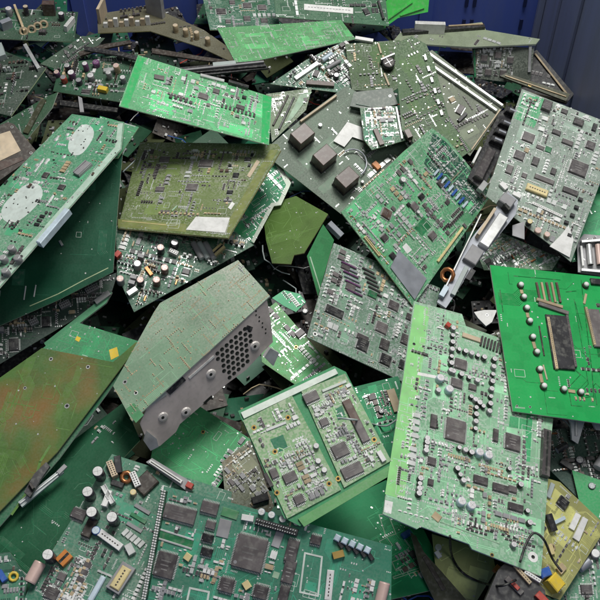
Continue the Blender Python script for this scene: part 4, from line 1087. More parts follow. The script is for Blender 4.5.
t24 = (0.20, 0.27, 0.22)
B = Board('circuit_board', [(522, 89), (640, 135), (640, 180), (604, 172), (571, 262), (552, 246), (486, 196), (498, 160)], 'grey-green board full of black chips and one cream chip at the right', 'circuit board', pcb('pcb_t24', t24, mottled=0.5, motcol=(0.42, 0.46, 0.43), dust=0.4), normal=(0.08, -0.38, 1), axis=((522, 89), (612, 124)), edge=EW, clear=0.004)
flat(B, [(524, 92), (546, 100), (534, 128), (514, 118)], pcb('pcb_t24g', (0.03, 0.34, 0.13), mottled=0.5), 'green_mask_area', z=0.00004); B.taken.pop()
for x, y, w, h, m, sd, t in ((546, 107, 13, 16, 'chip', 2, 6), (528, 138, 16, 14, 'chipgrey', 4, 3), (578, 123, 14, 10, 'chip', 2, 4), (519, 156, 14, 13, 'chip', 4, 3), (535, 162, 9, 13, 'chip', 2, 3), (509, 170, 9, 13, 'chipgrey', 2, 3), (578, 169, 24, 21, 'chip', 4, 3.5), (570, 192, 22, 8, 'chip', 2, 3), (544, 180, 28, 7, 'chipgrey', 2, 2.5), (556, 133, 12, 7, 'chip', 2, 3), (553, 172, 7, 10, 'chip', 2, 3), (567, 143, 16, 7, 'chipgrey', 2, 3), (590, 146, 12, 12, 'chip', 4, 3), (564, 112, 9, 7, 'chip', 2, 2.4), (548, 150, 9, 9, 'midgreen', 4, 2), (524, 176, 7, 7, 'chipgrey', 2, 2), (594, 128, 6, 12, 'black', 2, 3), (540, 148, 11, 6, 'chipgrey', 2, 2)): chip(B, x, y, w, h, 0, sd, t/1000, m)
bar(B, (526, 187), (547, 195), 10, 4.5, 'cream', 'chip', detail='print', ch=0.001); bar(B, (532, 203), (562, 217), 4, 2, 'white', 'connector', detail='holes')
flat(B, [(560, 236), (568, 226), (573, 240), (569, 258), (549, 247)], 'white', 'corner_plate', z=0.0006, th=0.002)
for x, y in ((566, 223), (572, 216), (569, 236), (576, 208), (580, 200)): chip(B, x, y, 6, 5, 0, 0, 0.003, 'black')
cap(B, 528, 224, 8, 9, 'black', 'cream'); cap(B, 537, 232, 9, 6, 'pinkcap', 'pinkcap'); cap(B, 546, 236, 8, 6, 'beige', 'pinkcap'); bar(B, (500, 184), (506, 190), 7, 5, 'white', 'terminal_block'); bar(B, (512, 194), (520, 198), 6, 5, 'white', 'terminal_block'); flat(B, [(512, 226), (524, 222), (524, 240), (512, 236)], 'grey', 'shield_plate', th=0.002)
small_parts(B, 24, 520, 'pale', size=0.95); printed(B, 24, t24, 50, 140, 40, 60)

# metal connector housing lying diagonally
B = Board('connector_housing', [(508, 192), (518, 200), (516, 214), (470, 272), (446, 308), (437, 302), (470, 240)], 'grey metal connector housing lying diagonally between two boards', 'connector housing', 'greymetal', quad=[(508, 192), (517, 206), (450, 306), (438, 300)], normal=(0.12, -0.3, 1), thick=0.004, clear=0.006, sub='base_plate', lift=0.006)
bar(B, (499, 200), (511, 208), 16, 12, 'grey', 'connector', ch=0.001); bar(B, (502, 208), (507, 214), 4, 12.5, 'hole', 'socket')
bar(B, (502, 218), (482, 248), 14, 9, 'tin', 'shell', ch=0.001); bar(B, (493, 212), (476, 238), 4, 11, 'beige', 'shell'); bar(B, (477, 250), (468, 264), 18, 8, 'grey', 'connector', ch=0.001)
bar(B, (466, 268), (452, 296), 6, 5, 'wiregrey', 'rail'); bar(B, (480, 216), (441, 296), 2, 6, 'tin', 'rail'); bar(B, (472, 272), (466, 282), 7, 8, 'black', 'connector')
ring(B, 447, 276, 7.5, 2.6, 'copper', tiltx=0.7); bar(B, (446, 288), (440, 298), 7, 7, 'bluewhite', 'terminal_block')

# ================================================================== lower part
B = Board('metal_rail', [(18, 502), (60, 469), (64, 472), (22, 507)], 'grey rod lying across the shaded dark green board', 'rod', 'wiregrey', normal=(0.1, -0.2, 1), thick=0.004)
bar(B, (20, 504), (62, 471), 1.6, 2, 'tin', 'ridge'); bar(B, (58, 474), (66, 466), 5, 3, 'grey', 'clip')
B = Board('plastic_bracket', [(24, 492), (34, 474), (46, 462), (50, 466), (40, 480), (30, 497)], 'black jagged plastic bracket at the stained board edge', 'bracket', 'black', normal=(0.1, -0.2, 1), thick=0.005)
bar(B, (30, 484), (34, 490), 3, 5, 'dkbrown', 'clip')
B = Board('circuit_board', [(-30, 556), (10, 552), (28, 580), (20, 640), (-30, 640)], 'small dark board with blue and yellow parts in the bottom left corner', 'circuit board', pcb('pcb_t41', (0.02, 0.09, 0.06)), normal=(0, -0.2, 1), edge=E, clear=0.004)
bar(B, (0, 572), (6, 582), 6, 6, 'blue', 'film_capacitor'); ring(B, 14, 577, 4, 1.5, 'yellow'); small_parts(B, 41, 70, 'mix'); printed(B, 41, cg, 10, 20, 5, 5)

dgr = (0.012, 0.24, 0.09)
B = Board('circuit_board', [(300, 522), (386, 480), (424, 530), (440, 562), (432, 590), (370, 604), (300, 580)], 'deep green board with pale trace outlines at the bottom centre', 'circuit board', pcb('pcb_t30', dgr, dust=0.05), quad=[(300, 525), (385, 482), (440, 562), (350, 610)], normal=(0.05, 0.05, 1), edge=E)
printed(B, 301, dgr, 40, 30, 10, 4, 0, 6, region=[(385, 484), (436, 560), (420, 580), (380, 590), (360, 520)]); small_parts(B, 301, 25, 'mix', region=[(390, 540), (430, 560), (420, 580), (392, 570)])
mb = MB()
for q in ([(379, 515), (388, 514), (396, 534), (386, 537)], [(392, 562), (406, 557), (410, 566), (396, 571)], [(393, 577), (425, 566), (426, 568), (394, 579)]):
    p = [B.uv(*a) for a in q]
    mb = MB()
    for i in range(4): mb.seg(p[i-1], p[i], 0.00025+i*1e-7, 0.0009, 'palegreen')
    mb.build('outline_trace', B.root)
bar(B, (402, 538), (410, 533), 6, 5, 'blue', 'connector'); bar(B, (396, 544), (400, 550), 3, 4, 'white', 'connector')
B = Board('circuit_board', [(350, 388), (398, 376), (408, 402), (392, 478), (372, 470)], 'dark green board right of the twin-module panel with loose wire', 'circuit board', pcb('pcb_t38', (0.012, 0.22, 0.09), dust=0.1), normal=(0.05, -0.25, 1), edge=E)
small_parts(B, 381, 50, 'mix', region=[(364, 395), (390, 390), (392, 420), (376, 425)]); printed(B, 381, dgr, 30, 20, 10, 5); bar(B, (390, 390), (398, 412), 10, 3, 'tan', 'connector'); cap(B, 381, 412, 7, 4, 'black', 'grey'); chip(B, 372, 398, 9, 7, 0, 2)
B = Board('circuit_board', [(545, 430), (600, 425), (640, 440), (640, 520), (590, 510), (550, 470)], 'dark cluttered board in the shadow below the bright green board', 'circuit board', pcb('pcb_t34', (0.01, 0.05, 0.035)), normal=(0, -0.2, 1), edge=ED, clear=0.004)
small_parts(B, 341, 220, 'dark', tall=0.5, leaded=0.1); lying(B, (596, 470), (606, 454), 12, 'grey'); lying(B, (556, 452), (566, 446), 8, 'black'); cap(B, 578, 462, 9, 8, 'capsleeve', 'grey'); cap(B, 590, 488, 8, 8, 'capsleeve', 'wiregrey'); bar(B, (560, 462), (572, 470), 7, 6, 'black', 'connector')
B = Board('circuit_board', [(572, 470), (600, 480), (640, 480), (640, 520), (600, 530), (580, 505)], 'bright green board patch at the right edge beside the yellow board', 'circuit board', pcb('pcb_t34b', (0.015, 0.30, 0.09)), normal=(0, -0.2, 1), edge=E); small_parts(B, 342, 40, 'dark', region=[(590, 478), (640, 478), (640, 520), (600, 520)])
B = Board('circuit_board', [(600, 520), (640, 520), (640, 660), (550, 660), (560, 600)], 'pale green cluttered board in the bottom right corner', 'circuit board', pcb('pcb_t33', (0.08, 0.25, 0.14), mottled=0.5), normal=(0, -0.2, 1), edge=E)
small_parts(B, 331, 230, 'pale', tall=0.3); lying(B, (578, 570), (588, 562), 10, 'greymetal'); cap(B, 594, 555, 10, 7, 'grey', 'tin'); chip(B, 586, 590, 12, 10, 0, 4); printed(B, 331, dg, 20, 30, 20, 20)
yo = (0.30, 0.30, 0.10)
B = Board('circuit_board', [(432, 534), (492, 552), (496, 570), (470, 612), (440, 612)], 'plain pale yellow board under the large pale green board', 'circuit board', pcb('pcb_t32b', (0.42, 0.47, 0.19), dust=0.1), normal=(0, -0.2, 1), edge=EO)
cap(B, 438, 548, 7, 4, 'white', 'white'); printed(B, 321, (0.42, 0.47, 0.19), 10, 5, 0, 0, 3, 2); bar(B, (494, 568), (501, 574), 8, 6, 'orange', 'film_capacitor')
B = Board('circuit_board', [(546, 478), (560, 482), (600, 520), (606, 528), (560, 600), (510, 580), (530, 520)], 'olive yellow board with white and black parts in the lower right', 'circuit board', pcb('pcb_t32', yo, dust=0.15), quad=[(552, 478), (605, 525), (560, 600), (507, 553)], hint=(0, -0.2, 1), edge=EO, clear=0.004)
chip(B, 562, 503, 12, 11, 0, 2, 0.003, 'black'); flat(B, [(575, 513), (580, 516), (573, 531), (568, 528)], 'white', 'label_block', th=0.002); flat(B, [(582, 517), (587, 520), (578, 542), (572, 538)], 'white', 'label_block', th=0.002)
bar(B, (552, 524), (564, 518), 4, 3, 'bluewhite', 'crystal'); bar(B, (546, 515), (552, 532), 8, 6, 'black', 'connector'); bar(B, (547, 498), (552, 484), 5, 3, 'wiregrey', 'metal_strip'); bar(B, (549, 545), (552, 555), 5, 3, 'cream', 'resistor_array'); bar(B, (558, 566), (563, 572), 10, 3, 'tan', 'resistor_array')
bar(B, (546, 578), (556, 590), 14, 12, 'yellow', 'film_capacitor', ch=0.001); ring(B, 551, 548, 3.5, 1, 'tan'); small_parts(B, 322, 35, 'olive', size=1.2); printed(B, 322, yo, 40, 30, 10, 10); bar(B, (536, 576), (546, 572), 9, 10, 'blue', 'capacitor', ch=0.001)
B = Board('transformer_module', [(480, 612), (498, 570), (512, 556), (545, 590), (548, 612)], 'black box-shaped module with red parts at the bottom right', 'module', 'black', normal=(0, -0.25, 1), thick=0.014, sub='case', clear=0.002)
bar(B, (506, 578), (522, 594), 6, 3, 'chip', 'ridge'); bar(B, (510, 582), (518, 590), 4, 5, 'red', 'switch'); bar(B, (536, 594), (546, 604), 7, 6, 'red', 'switch'); bar(B, (514, 566), (530, 584), 4, 4, 'tan', 'terminal_block', detail='holes'); bar(B, (524, 572), (540, 582), 4, 4, 'white', 'terminal_block', detail='holes')
B = Board('ribbon_strip', [(410, 532), (416, 536), (424, 552), (442, 572), (470, 604), (440, 612), (420, 570)], 'dark olive curved board strip beside the pale yellow board', 'board strip', M('dkolive'), normal=(-0.1, -0.25, 1), edge=EW, thick=0.002)
bar(B, (424, 556), (444, 590), 5, 0.6, 'dkbrown', 'groove'); bar(B, (436, 552), (440, 558), 5, 5, 'white', 'connector')

# bottom boards
mg = (0.035, 0.165, 0.10)
B = Board('circuit_board', [(112, 454), (232, 492), (214, 660), (0, 660), (28, 590)], 'board with five tall white-topped capacitors at the bottom left', 'circuit board', pcb('pcb_t31l', mg, dust=0.3, mottled=0.2), quad=[(112, 454), (214, 494), (130, 640), (22, 596)], normal=(0.0, -0.22, 1), edge=EW, clear=0.003)
for x, y in ((101, 477), (91, 497), (95, 517), (115, 522), (52, 559)): cap(B, x, y, 12, 20, 'capsleeve', 'white')
lying(B, (42, 564), (31, 584), 13, 'pinkcap', endmat='dkbrown'); bar(B, (60, 564), (70, 554), 12, 6, 'orange', 'film_capacitor', detail='groove')
chip(B, 79, 515, 16, 11, 0, 2, 0.004, 'chip'); chip(B, 90, 529, 10, 20, 0, 2, 0.006, 'dkbrown'); bar(B, (100, 533), (122, 549), 8, 6, 'white', 'connector', detail='print'); cap(B, 97, 532, 9, 7, 'blue', 'bluewhite')
o = bar(B, (113, 592), (130, 566), 16, 6, 'grey', 'chip_socket'); bar(B, (115, 590), (128, 569), 11, 8, 'cream', 'chip', detail='print', ch=0.001); bar(B, (90, 602), (104, 577), 6, 4, 'bluewhite', 'connector', ch=0.001)
bar(B, (104, 487), (114, 505), 6, 7, 'tin', 'heat_sink', detail='lip'); bar(B, (111, 492), (105, 508), 6, 7, 'white', 'heat_sink', detail='lip'); bar(B, (110, 463), (116, 478), 7, 8, 'beige', 'connector', detail='holes'); bar(B, (118, 458), (120, 475), 7, 8, 'black', 'connector'); ring(B, 127, 478, 5, 2.4, 'copper'); bar(B, (133, 474), (139, 488), 7, 8, 'white', 'connector', detail='holes'); cap(B, 134, 494, 7, 7, 'beige', 'cream'); bar(B, (112, 483), (124, 487), 6, 5, 'black', 'connector'); bar(B, (140, 478), (152, 490), 22, 5, 'dkbrown', 'connector', ch=0.001)
for i in range(5): bar(B, (124+i*4.0, 531+i*3.0), (127+i*4.0, 534+i*3.0), 8, 2, 'solder', 'contact')
for i in range(3): bar(B, (135-i*4, 505+i*9), (150-i*4, 514+i*9), 4, 1.5, 'grey' if i != 1 else 'midgreen', 'bus_strip')
bar(B, (128, 545), (133, 555), 8, 5, 'tin', 'crystal'); small_parts(B, 31, 260, 'pale', region=[(60, 555), (90, 550), (84, 600), (40, 610)]); small_parts(B, 311, 260, 'mix'); printed(B, 311, mg, 60, 120, 40, 40, 8, 10); chip(B, 52, 594, 14, 12, 0, 4); chip(B, 62, 577, 9, 8, 0, 2, mat='chipgrey')
mr = (0.028, 0.20, 0.12)
B = Board('circuit_board', [(164, 486), (240, 505), (392, 546), (390, 660), (132, 660)], 'teal green board with a large square chip and white pin row at bottom', 'circuit board', pcb('pcb_t31r', mr, dust=0.25), quad=[(164, 486), (392, 546), (362, 675), (133, 612)], hint=(0, -0.25, 1), edge=EW, clear=0.003)
bar(B, (165, 491), (145, 598), 6, 4, 'dkgreen', 'pin_header')
mb = MB()
for i in range(42):
    t = i/41
    for k in (-1, 1):
        u = B.uv(165-20*t+k*1.1, 491+107*t+k*0.3); mb.box(*u, 0.004, 0.0017, 0.0017, 0.002, 0, 'white')
mb.build('pins', B.root)['kind'] = 'stuff'
for x, y, w, h, s_, m in ((250, 553, 31, 33, 4, 'chipgrey'), (180, 514, 34, 15, 2, 'chipgrey'), (166, 565, 20, 25, 4, 'chip'), (210, 508, 18, 12, 2, 'chipgrey'), (208, 538, 12, 8, 2, 'black'), (207, 552, 12, 8, 2, 'black'), (292, 551, 12, 22, 2, 'chip'), (289, 572, 12, 22, 2, 'chip'), (227, 585, 14, 14, 4, 'chip'), (261, 592, 14, 13, 4, 'chip'), (316, 540, 11, 9, 2, 'chip'), (211, 525, 10, 8, 2, 'chipgrey'), (284, 594, 10, 16, 2, 'chip')): chip(B, x, y, w, h, 0, s_, 0.003, m)
for i, (x, y) in enumerate(((262, 512), (272, 515), (283, 519), (297, 522))): cap(B, x, y, 7, 5, 'bluewhite', 'white')
bar(B, (256, 521), (298, 533), 7, 6, 'black', 'connector', detail='pins'); bar(B, (158, 533), (193, 544), 9, 0.4, 'midgreen', 'pad_area'); bar(B, (159, 529), (194, 540), 2, 1, 'solder', 'contact_row'); bar(B, (157, 538), (192, 549), 2, 1, 'solder', 'contact_row')
bar(B, (160, 461), (186, 482), 5, 5, 'white', 'connector') if False else None
for i in range(5):
    x, y = 336+i*7.5, 541+i*3.0; bar(B, (x, y), (x+3, y-6), 6, 5, 'bluewhite', 'capacitor', ch=0.001); bar(B, (x+3, y+1), (x+7, y+7), 4, 3, 'black', 'diode')
bar(B, (333, 556), (344, 553), 7, 4, 'gold', 'crystal'); bar(B, (328, 600), (331, 570), 7, 3, 'white', 'label_block', detail='print'); lying(B, (380, 602), (385, 582), 11, 'pinkcap', endmat='grey')
mb = MB(); p = [B.uv(*q) for q in ((305, 553), (322, 557), (318, 596), (300, 592))]
for i in range(4): mb.seg(p[i-1], p[i], 0.0004+i*1e-6, 0.0018, 'silk')
mb.build('socket_outline', B.root); B.take(*B.uv(311, 575), 0.028, 0.05)
mb = MB(); p = [B.uv(*q) for q in ((190, 588), (209, 592), (206, 610), (186, 606))]
for i in range(4): mb.seg(p[i-1], p[i], 0.0004+i*1e-6, 0.002, 'silk')
mb.build('socket_outline', B.root); B.take(*B.uv(198, 598), 0.028, 0.03)
bar(B, (186, 560), (190, 554), 7, 3, 'cream', 'crystal'); bar(B, (244, 587), (250, 583), 8, 3, 'cream', 'crystal'); bar(B, (222, 511), (238, 516), 9, 1, 'copgreen', 'pad_area'); bar(B, (242, 517), (254, 519), 6, 4, 'white', 'connector'); bar(B, (218, 527), (230, 530), 18, 1.0, 'grey', 'pad_area'); bar(B, (274, 537), (282, 540), 18, 1.0, 'grey', 'pad_area'); flat(B, [(274, 571), (280, 573), (278, 579), (272, 577)], 'palegreen', 'pad_area')
small_parts(B, 312, 300, 'pale', region=[(166, 492), (322, 532), (310, 640), (140, 640)]); small_parts(B, 313, 90, 'pale', region=[(340, 572), (385, 580), (385, 620), (335, 620)]); printed(B, 312, mr, 70, 150, 30, 40, 8, 12)
# loose white connector strip with red end
B = Board('connector_strip', [(146, 462), (152, 458), (188, 480), (194, 488), (188, 492), (180, 486)], 'white slanting connector strip with a red end above the pin row', 'connector strip', 'grey', normal=(0.0, -0.25, 1), thick=0.003, clear=0.004, sub='base_plate')
bar(B, (150, 462), (182, 483), 4, 4, 'white', 'connector', detail='groove'); bar(B, (187, 485), (193, 488), 6, 6, 'red', 'film_capacitor')

# twin-module panel
pg = (0.22, 0.40, 0.19)
B = Board('module_panel', [(238, 411), (334, 366), (346, 372), (392, 464), (300, 526), (284, 518)], 'panel of two pale green modules joined by white and green rails', 'circuit board', pcb('pcb_t28f', (0.03, 0.26, 0.10)), quad=[(240, 412), (338, 368), (392, 466), (292, 524)], hint=(0, -0.25, 1), edge=EW, clear=0.004, thick=0.0014, lift=0.004)
pm = pcb('pcb_t28', pg, mottled=0.7, motcol=(0.50, 0.56, 0.42), dust=0.35)
def module(pts, cut):
    mb = MB(); mb.prism([B.uv(*p) for p in pts], 0.0003, 0.002, pm, EW); return mb.build('module_board', B.root)
module([(243, 421), (292, 396), (341, 490), (287, 519)], None); module([(301, 391), (345, 374), (391, 461), (344, 488)], None)
flat(B, [(241, 413), (335, 369), (338, 374), (244, 419)], plain('rail_pale', (0.66, 0.74, 0.66), 0.5, 0, 0.1), 'rail', z=0.0003, th=0.002)
flat(B, [(298, 519), (389, 466), (393, 474), (304, 527)], pcb('pcb_rail', (0.12, 0.36, 0.12)), 'rail', z=0.0003, th=0.002)
for c in ((279, 444), (340, 414)):
    flat(B, [(c[0]-9, c[1]-4), (c[0]+4, c[1]-9), (c[0]+9, c[1]+4), (c[0]-2, c[1]+10)] if c[0] == 279 else [(c[0]-6, c[1]-4), (c[0]+2, c[1]-8), (c[0]+6, c[1]+4), (c[0]-2, c[1]+7)], pcb('pcb_win', (0.01, 0.17, 0.08)), 'window', z=0.00205)
for p_ in ((254, 428), (288, 418), (277, 493), (329, 484), (338, 479), (374, 440), (340, 385), (275, 452), (312, 398)):
    cx, cy = B.uv(*p_); mb = MB(); mb.disc(0, 0, 0.00216, 0.0028, 'gold', 12); mb.disc(0, 0, 0.00224, 0.0015, 'hole', 10); link('mounting_hole', mb.mesh('mounting_hole'), B.root, (cx, cy, 0)); B.take(cx, cy, 0.007, 0.007)
hz = lambda o: setattr(o, 'location', (o.location.x, o.location.y, o.location.z+0.002))
for x, y, w, h, s_, m in ((340, 451, 16, 14, 4, 'chipgrey'), (352, 471, 22, 12, 2, 'chipgrey'), (351, 412, 9, 26, 2, 'brown'), (361, 432, 9, 24, 2, 'chipgrey'), (324, 423, 9, 8, 4, 'chipgrey'), (311, 398, 16, 10, 2, 'chipgrey'), (299, 500, 10, 9, 4, 'chipgrey'), (274, 474, 8, 10, 2, 'chipgrey'), (290, 478, 14, 10, 2, 'chipgrey')): hz(chip(B, x, y, w, h, 28 if False else 0, s_, 0.002, m))
hz(bar(B, (265, 474), (272, 487), 4, 2, 'chip', 'connector')); hz(bar(B, (378, 452), (384, 462), 5, 3, 'white', 'connector')); hz(bar(B, (322, 392), (346, 382), 3, 1.5, 'silk', 'contact_row')); hz(bar(B, (266, 431), (286, 423), 3, 1, 'solder', 'contact_row'))
for x, y in ((316, 447), (324, 471), (318, 462)): hz(cap(B, x, y, 6, 4, 'grey', 'white'))
B.taken += [(*B.uv(279, 444), 0.026, 0.026, 0), (*B.uv(340, 414), 0.018, 0.02, 0)]
for k_, rg_ in enumerate(([(262, 462), (305, 440), (336, 488), (290, 512)], [(308, 400), (345, 380), (386, 458), (346, 482)], [(250, 425), (290, 402), (300, 425), (262, 450)])):
    hz(small_parts(B, 280+k_, (150, 150, 40)[k_], 'pale', region=rg_, size=0.8)); 
o = printed(B, 285, pg, 30, 60, 30, 40, 0, 0, region=[(262, 455), (305, 435), (336, 488), (290, 512)]); hz(o); o = printed(B, 286, pg, 30, 60, 30, 40, 0, 0, region=[(308, 400), (345, 382), (386, 458), (346, 482)]); hz(o)

# large pale board
lg = (0.20, 0.42, 0.25)
B = Board('circuit_board', [(414, 301), (462, 314), (466, 326), (500, 338), (560, 352), (551, 440), (541, 576), (472, 549), (469, 544), (421, 526.5), (417, 529), (383, 514)], 'large pale green board with rows of white-topped capacitors', 'circuit board', pcb('pcb_t27', lg, dust=0.3, mottled=0.5, motcol=(0.50, 0.64, 0.52)), quad=[(414, 301), (560, 346), (541, 576), (383, 514)], hint=(0.05, -0.25, 1), edge=EW, clear=0.004, thick=0.002)
LB = plain('lime_mask', (0.26, 0.62, 0.22), 0.4, 0, 0.12)
flat(B, [(415, 304), (430, 308), (404, 500), (385, 494)], LB, 'border_band', z=0.00004); B.taken.pop()
flat(B, [(418, 372), (438, 376), (438, 379), (417, 375)], 'white', 'silk_mark', z=0.00012); flat(B, [(385, 500), (393, 502), (391, 514), (384, 512)], 'white', 'label_sticker', z=0.00012)
cs = []
for i in range(7): cs.append((452-i*0.4, 330+i*7.0))
for i in range(5): cs.append((458+i*6.2, 351+i*2.0))
for i in range(4): cs.append((452+i*8, 373+i*3)); cs.append((470+i*4, 398+i*3.2))
for i in range(8): cs.append((493-i*0.7, 361+i*7.4))
for i in range(4): cs.append((475-i*0.3, 409+i*7))
for i in range(4): cs.append((419-i*0.5, 480+i*5)); cs.append((426-i*0.4, 440+i*4))
for i in range(3): cs.append((458+i*6, 449+i*2.5)); cs.append((456+i*3, 470+i*6))
cs += [(438, 380), (447, 391), (437, 392), (526, 512), (528, 524), (512, 546), (508, 470), (519, 486)]
CAPK = [(6.2, 5.0, 'grey', 'captop'), (5.4, 4.2, 'black', 'captop'), (6.6, 5.2, 'black', 'captop')]
for i, (x, y) in enumerate(cs): cap(B, x, y, *CAPK[i % 3])
for x, y in ((438, 382), (447, 393), (477, 456), (486, 459), (459, 505), (469, 509)): cap(B, x+0.5, y-1.5, 9, 7, 'bluewhite', 'captop')
for x, y, w, h, s_, m in ((455, 431, 22, 26, 4, 'chipgrey'), (460, 365, 14, 13, 4, 'chipgrey'), (456, 384, 13, 11, 4, 'chipgrey'), (512, 443, 17, 19, 4, 'chip'), (480, 481, 16, 9, 2, 'chip'), (500, 489, 18, 9, 2, 'chip'), (515, 508, 17, 8, 2, 'chip'), (495, 436, 6, 15, 2, 'chip'), (472, 388, 9, 7, 2, 'chipgrey'), (431, 462, 9, 9, 4, 'chip'), (430, 483, 6, 7, 2, 'chip'), (512, 490, 9, 7, 2, 'chipgrey'), (433, 422, 7, 16, 2, 'chip'), (510, 362, 12, 7, 2, 'chipgrey')): chip(B, x, y, w, h, 0, s_, 0.0026, m)
bar(B, (445, 325), (449, 328), 6, 5, 'red', 'connector'); bar(B, (462, 335), (480, 341), 6, 2, 'beige', 'connector')
for i in range(7): bar(B, (482+i*3.2, 337+i*1.3), (480+i*3.2, 346+i*1.3), 2, 3, 'chip', 'contact')
bar(B, (545, 432), (543, 478), 9, 7, 'chip', 'connector', detail='groove'); bar(B, (432, 519), (500, 544), 1.2, 0.4, 'palegreen', 'silk_mark'); hole(B, 533, 557, 2.0, 5.5, 'white'); hole(B, 492, 555, 1.5, 2.2); hole(B, 414, 344, 1.0, 1.8, 'black')
bar(B, (433, 514), (440, 520), 8, 1, 'tan', 'pad_area'); bar(B, (528, 540), (538, 470), 8, 0.8, 'palegreen', 'silk_mark') if False else None
for i in range(4): bar(B, (433+i*0.3, 418+i*3), (437+i*0.3, 419+i*3), 2, 2, 'chip', 'transistor')
flat(B, [(527, 408), (533, 409), (530, 462), (524, 461)], pcb('pcb_t27g', (0.03, 0.36, 0.13)), 'green_mask_area', z=0.00005); flat(B, [(510, 416), (528, 420), (527, 430), (509, 427)], pcb('pcb_t27g', (0.03, 0.36, 0.13)), 'green_mask_area', z=0.00005)
small_parts(B, 27, 800, 'pale', region=[(434, 312), (552, 350), (532, 552), (395, 510)], big=0.05, size=0.85); printed(B, 27, lg, 80, 260, 90, 80, 10, 12); small_parts(B, 271, 120, 'pale', region=[(414, 330), (432, 330), (410, 500), (392, 500)], big=0, size=0.7); small_parts(B, 272, 80, 'mix', region=[(440, 505), (535, 540), (532, 560), (430, 524)], size=0.8)

# white plastic pieces
B = Board('plastic_clip', [(474, 312), (484, 310), (497, 310), (492, 322), (486, 326), (478, 318)], 'white plastic clip above the large pale green board', 'clip', 'white', normal=(0, -0.3, 1), thick=0.005); hole(B, 487, 315, 1, 1.8, 'tin')
B = Board('plastic_clip', [(566, 410), (588, 412), (584, 424), (578, 444), (572, 440), (571, 424)], 'white pointed plastic foot hanging below the bright green board', 'clip', 'white', normal=(0.05, -0.6, 0.8), thick=0.005); bar(B, (576, 418), (576, 436), 3, 1.5, 'tin', 'ridge')
B = Board('plastic_clip', [(588, 412), (612, 414), (612, 432), (596, 430)], 'white plastic foot at the right edge below the bright green board', 'clip', 'white', normal=(0.05, -0.6, 0.8), thick=0.005); bar(B, (598, 420), (608, 424), 3, 1.5, 'tin', 'ridge')

# bright green board on the right
vg = (0.008, 0.33, 0.075)
B = Board('circuit_board', [(490, 265), (640, 281), (662, 432), (513, 411)], 'vivid green board with a big black chip and white studs at the right', 'circuit board', pcb('pcb_t26', vg, dust=0.06, rough=0.42), quad=[(490, 265), (640, 281), (662, 432), (513, 411)], hint=(0.03, -0.35, 1), edge=EW, clear=0.004, thick=0.0022, w=0.3)
STUD = [(520, 286), (523, 298), (526, 309), (529, 322), (532, 338), (536, 353), (539, 370), (543, 387), (563, 390), (580, 393), (585, 286)]
def stud(x, y):
    cx, cy = B.uv(x, y)
    def f():
        mb = MB(); mb.lathe([(0.0042, 0.0001), (0.0042, 0.0022), (0.0036, 0.003)], 'dkbrown', 12); return mb.mesh('stud')
    def g():
        mb = MB(); mb.lathe([(0.0033, 0.0029), (0.0031, 0.0050), (0.002, 0.0060), (0.0006, 0.0063)], 'white', 12); return mb.mesh('stud_cap', True)
    o = link('stud', cached('stud', f), B.root, (cx, cy, 0)); link('stud_cap', cached('studcap', g), o); B.take(cx, cy, 0.01, 0.01)
for x, y in STUD: stud(x, y)
for a, b in zip(STUD[:7:2], STUD[1:8:2]): bar(B, (a[0]+1, a[1]+4), (b[0]-1, b[1]-4), 4, 1.2, 'tan', 'resistor')
bar(B, (568, 391), (575, 392), 4, 1.2, 'tan', 'resistor'); bar(B, (586, 294), (584, 304), 3, 1, 'tan', 'resistor')
bar(B, (555, 316), (564, 370), 26, 3.0, 'black', 'chip', ch=0.0008); bar(B, (547, 318), (556, 370), 3.5, 3.4, 'tan', 'pin_row', detail='holes'); bar(B, (566, 316), (575, 368), 3, 3.4, 'chipgrey', 'pin_row', detail='holes')
for i in range(5): bar(B, (536+i*5, 283), (540+i*5, 303), 2.6, 2.4, 'tan' if i % 2 else 'brown', 'bus_strip')
bar(B, (538, 304), (568, 314), 5, 2.6, 'chipgrey', 'bus_strip'); bar(B, (536, 300), (562, 308), 4, 3, 'tan', 'bus_strip'); bar(B, (539, 326), (544, 356), 1.8, 1, 'dkbrown', 'bus_strip'); bar(B, (543, 365), (547, 380), 1.8, 1, 'beige', 'bus_strip')
bar(B, (592, 310), (600, 348), 16, 3, 'chipgrey', 'chip', ch=0.0008); bar(B, (585, 308), (594, 346), 3, 3.4, 'tan', 'pin_row', detail='holes'); bar(B, (590, 282), (612, 284), 8, 3, 'black', 'connector')
mb = MB(); tmv = trace_mat(vg, 0.45, 0.0); tml = trace_mat(vg, 1.3, 0.02)
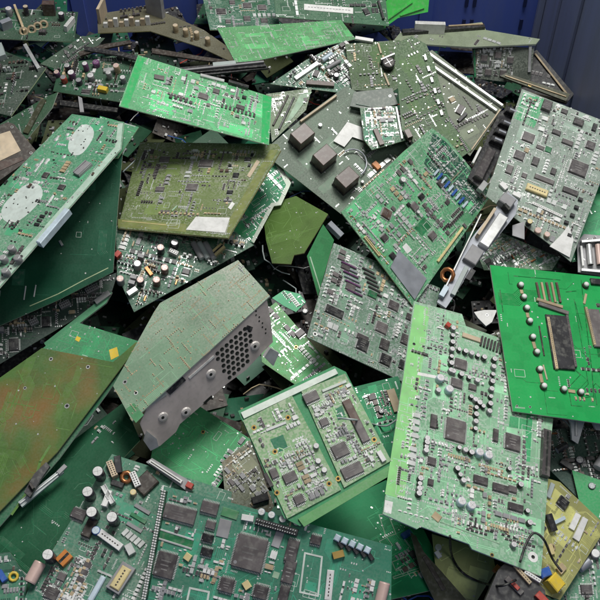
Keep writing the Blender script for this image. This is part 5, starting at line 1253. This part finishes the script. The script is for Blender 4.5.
for a, b, m_ in (((581, 280), (592, 372), tmv), ((592, 372), (606, 372), tmv), ((575, 302), (582, 330), tml), ((514, 276), (560, 280), tml), ((592, 372), (594, 400), tmv), ((500, 290), (503, 312), tml), ((583, 398), (594, 396), tml), ((566, 292), (576, 291), tml)): mb.seg(B.uv(*a), B.uv(*b), 0.0001+len(mb.v)*1e-8, 0.0012, m_)
mb.build('broad_traces', B.root)
printed(B, 26, vg, 20, 30, 12, 4, 4, 3); small_parts(B, 26, 26, 'olive', region=[(538, 300), (600, 300), (600, 400), (545, 400)], size=0.9); hole(B, 517, 406, 1.0, 1.4, 'tin'); hole(B, 530, 407, 1.0, 1.4, 'tin')

# loose wires
def wire(pts, rad, mat, label, lift=0.006):
    P = []
    for i, (x, y) in enumerate(pts):
        j = int(np.argmin((GP[:, 0]-x)**2+(GP[:, 1]-y)**2)); P.append(C0+ray(x, y)*(float(ZB[j])-lift))
    Q = []
    for i in range(len(P)-1):
        p0, p1, p2, p3 = P[max(i-1, 0)], P[i], P[i+1], P[min(i+2, len(P)-1)]
        for k in range(6):
            t = k/6; Q.append(0.5*((2*p1)+(p2-p0)*t+(2*p0-5*p1+4*p2-p3)*t*t+(3*p1-p0-3*p2+p3)*t**3))
    Q.append(P[-1]); mb = MB(); mb.tube(Q, rad, mat, 7)
    o = mb.build('wire', None, True); tag(o, label, 'wire'); return o
wire([(338, 418), (356, 420), (372, 424), (386, 426), (396, 420)], 0.0011, 'wiregrey', 'thin grey wire running from the twin-module panel to the pale board')
wire([(450, 536), (452, 556), (462, 572), (480, 582), (500, 586), (516, 580)], 0.0013, 'rubber', 'thin black wire looping over the plain pale yellow board')
wire([(520, 562), (526, 544), (534, 533), (544, 540), (552, 558), (562, 572)], 0.0013, 'rubber', 'thin black wire arching round the hole of the large pale board')
wire([(123, 172), (136, 160), (150, 150)], 0.0011, 'wiregrey', 'short grey wire at the left corner of the olive board')

bpy.context.view_layer.update()
for r in REPORT: print('BOARD', r)
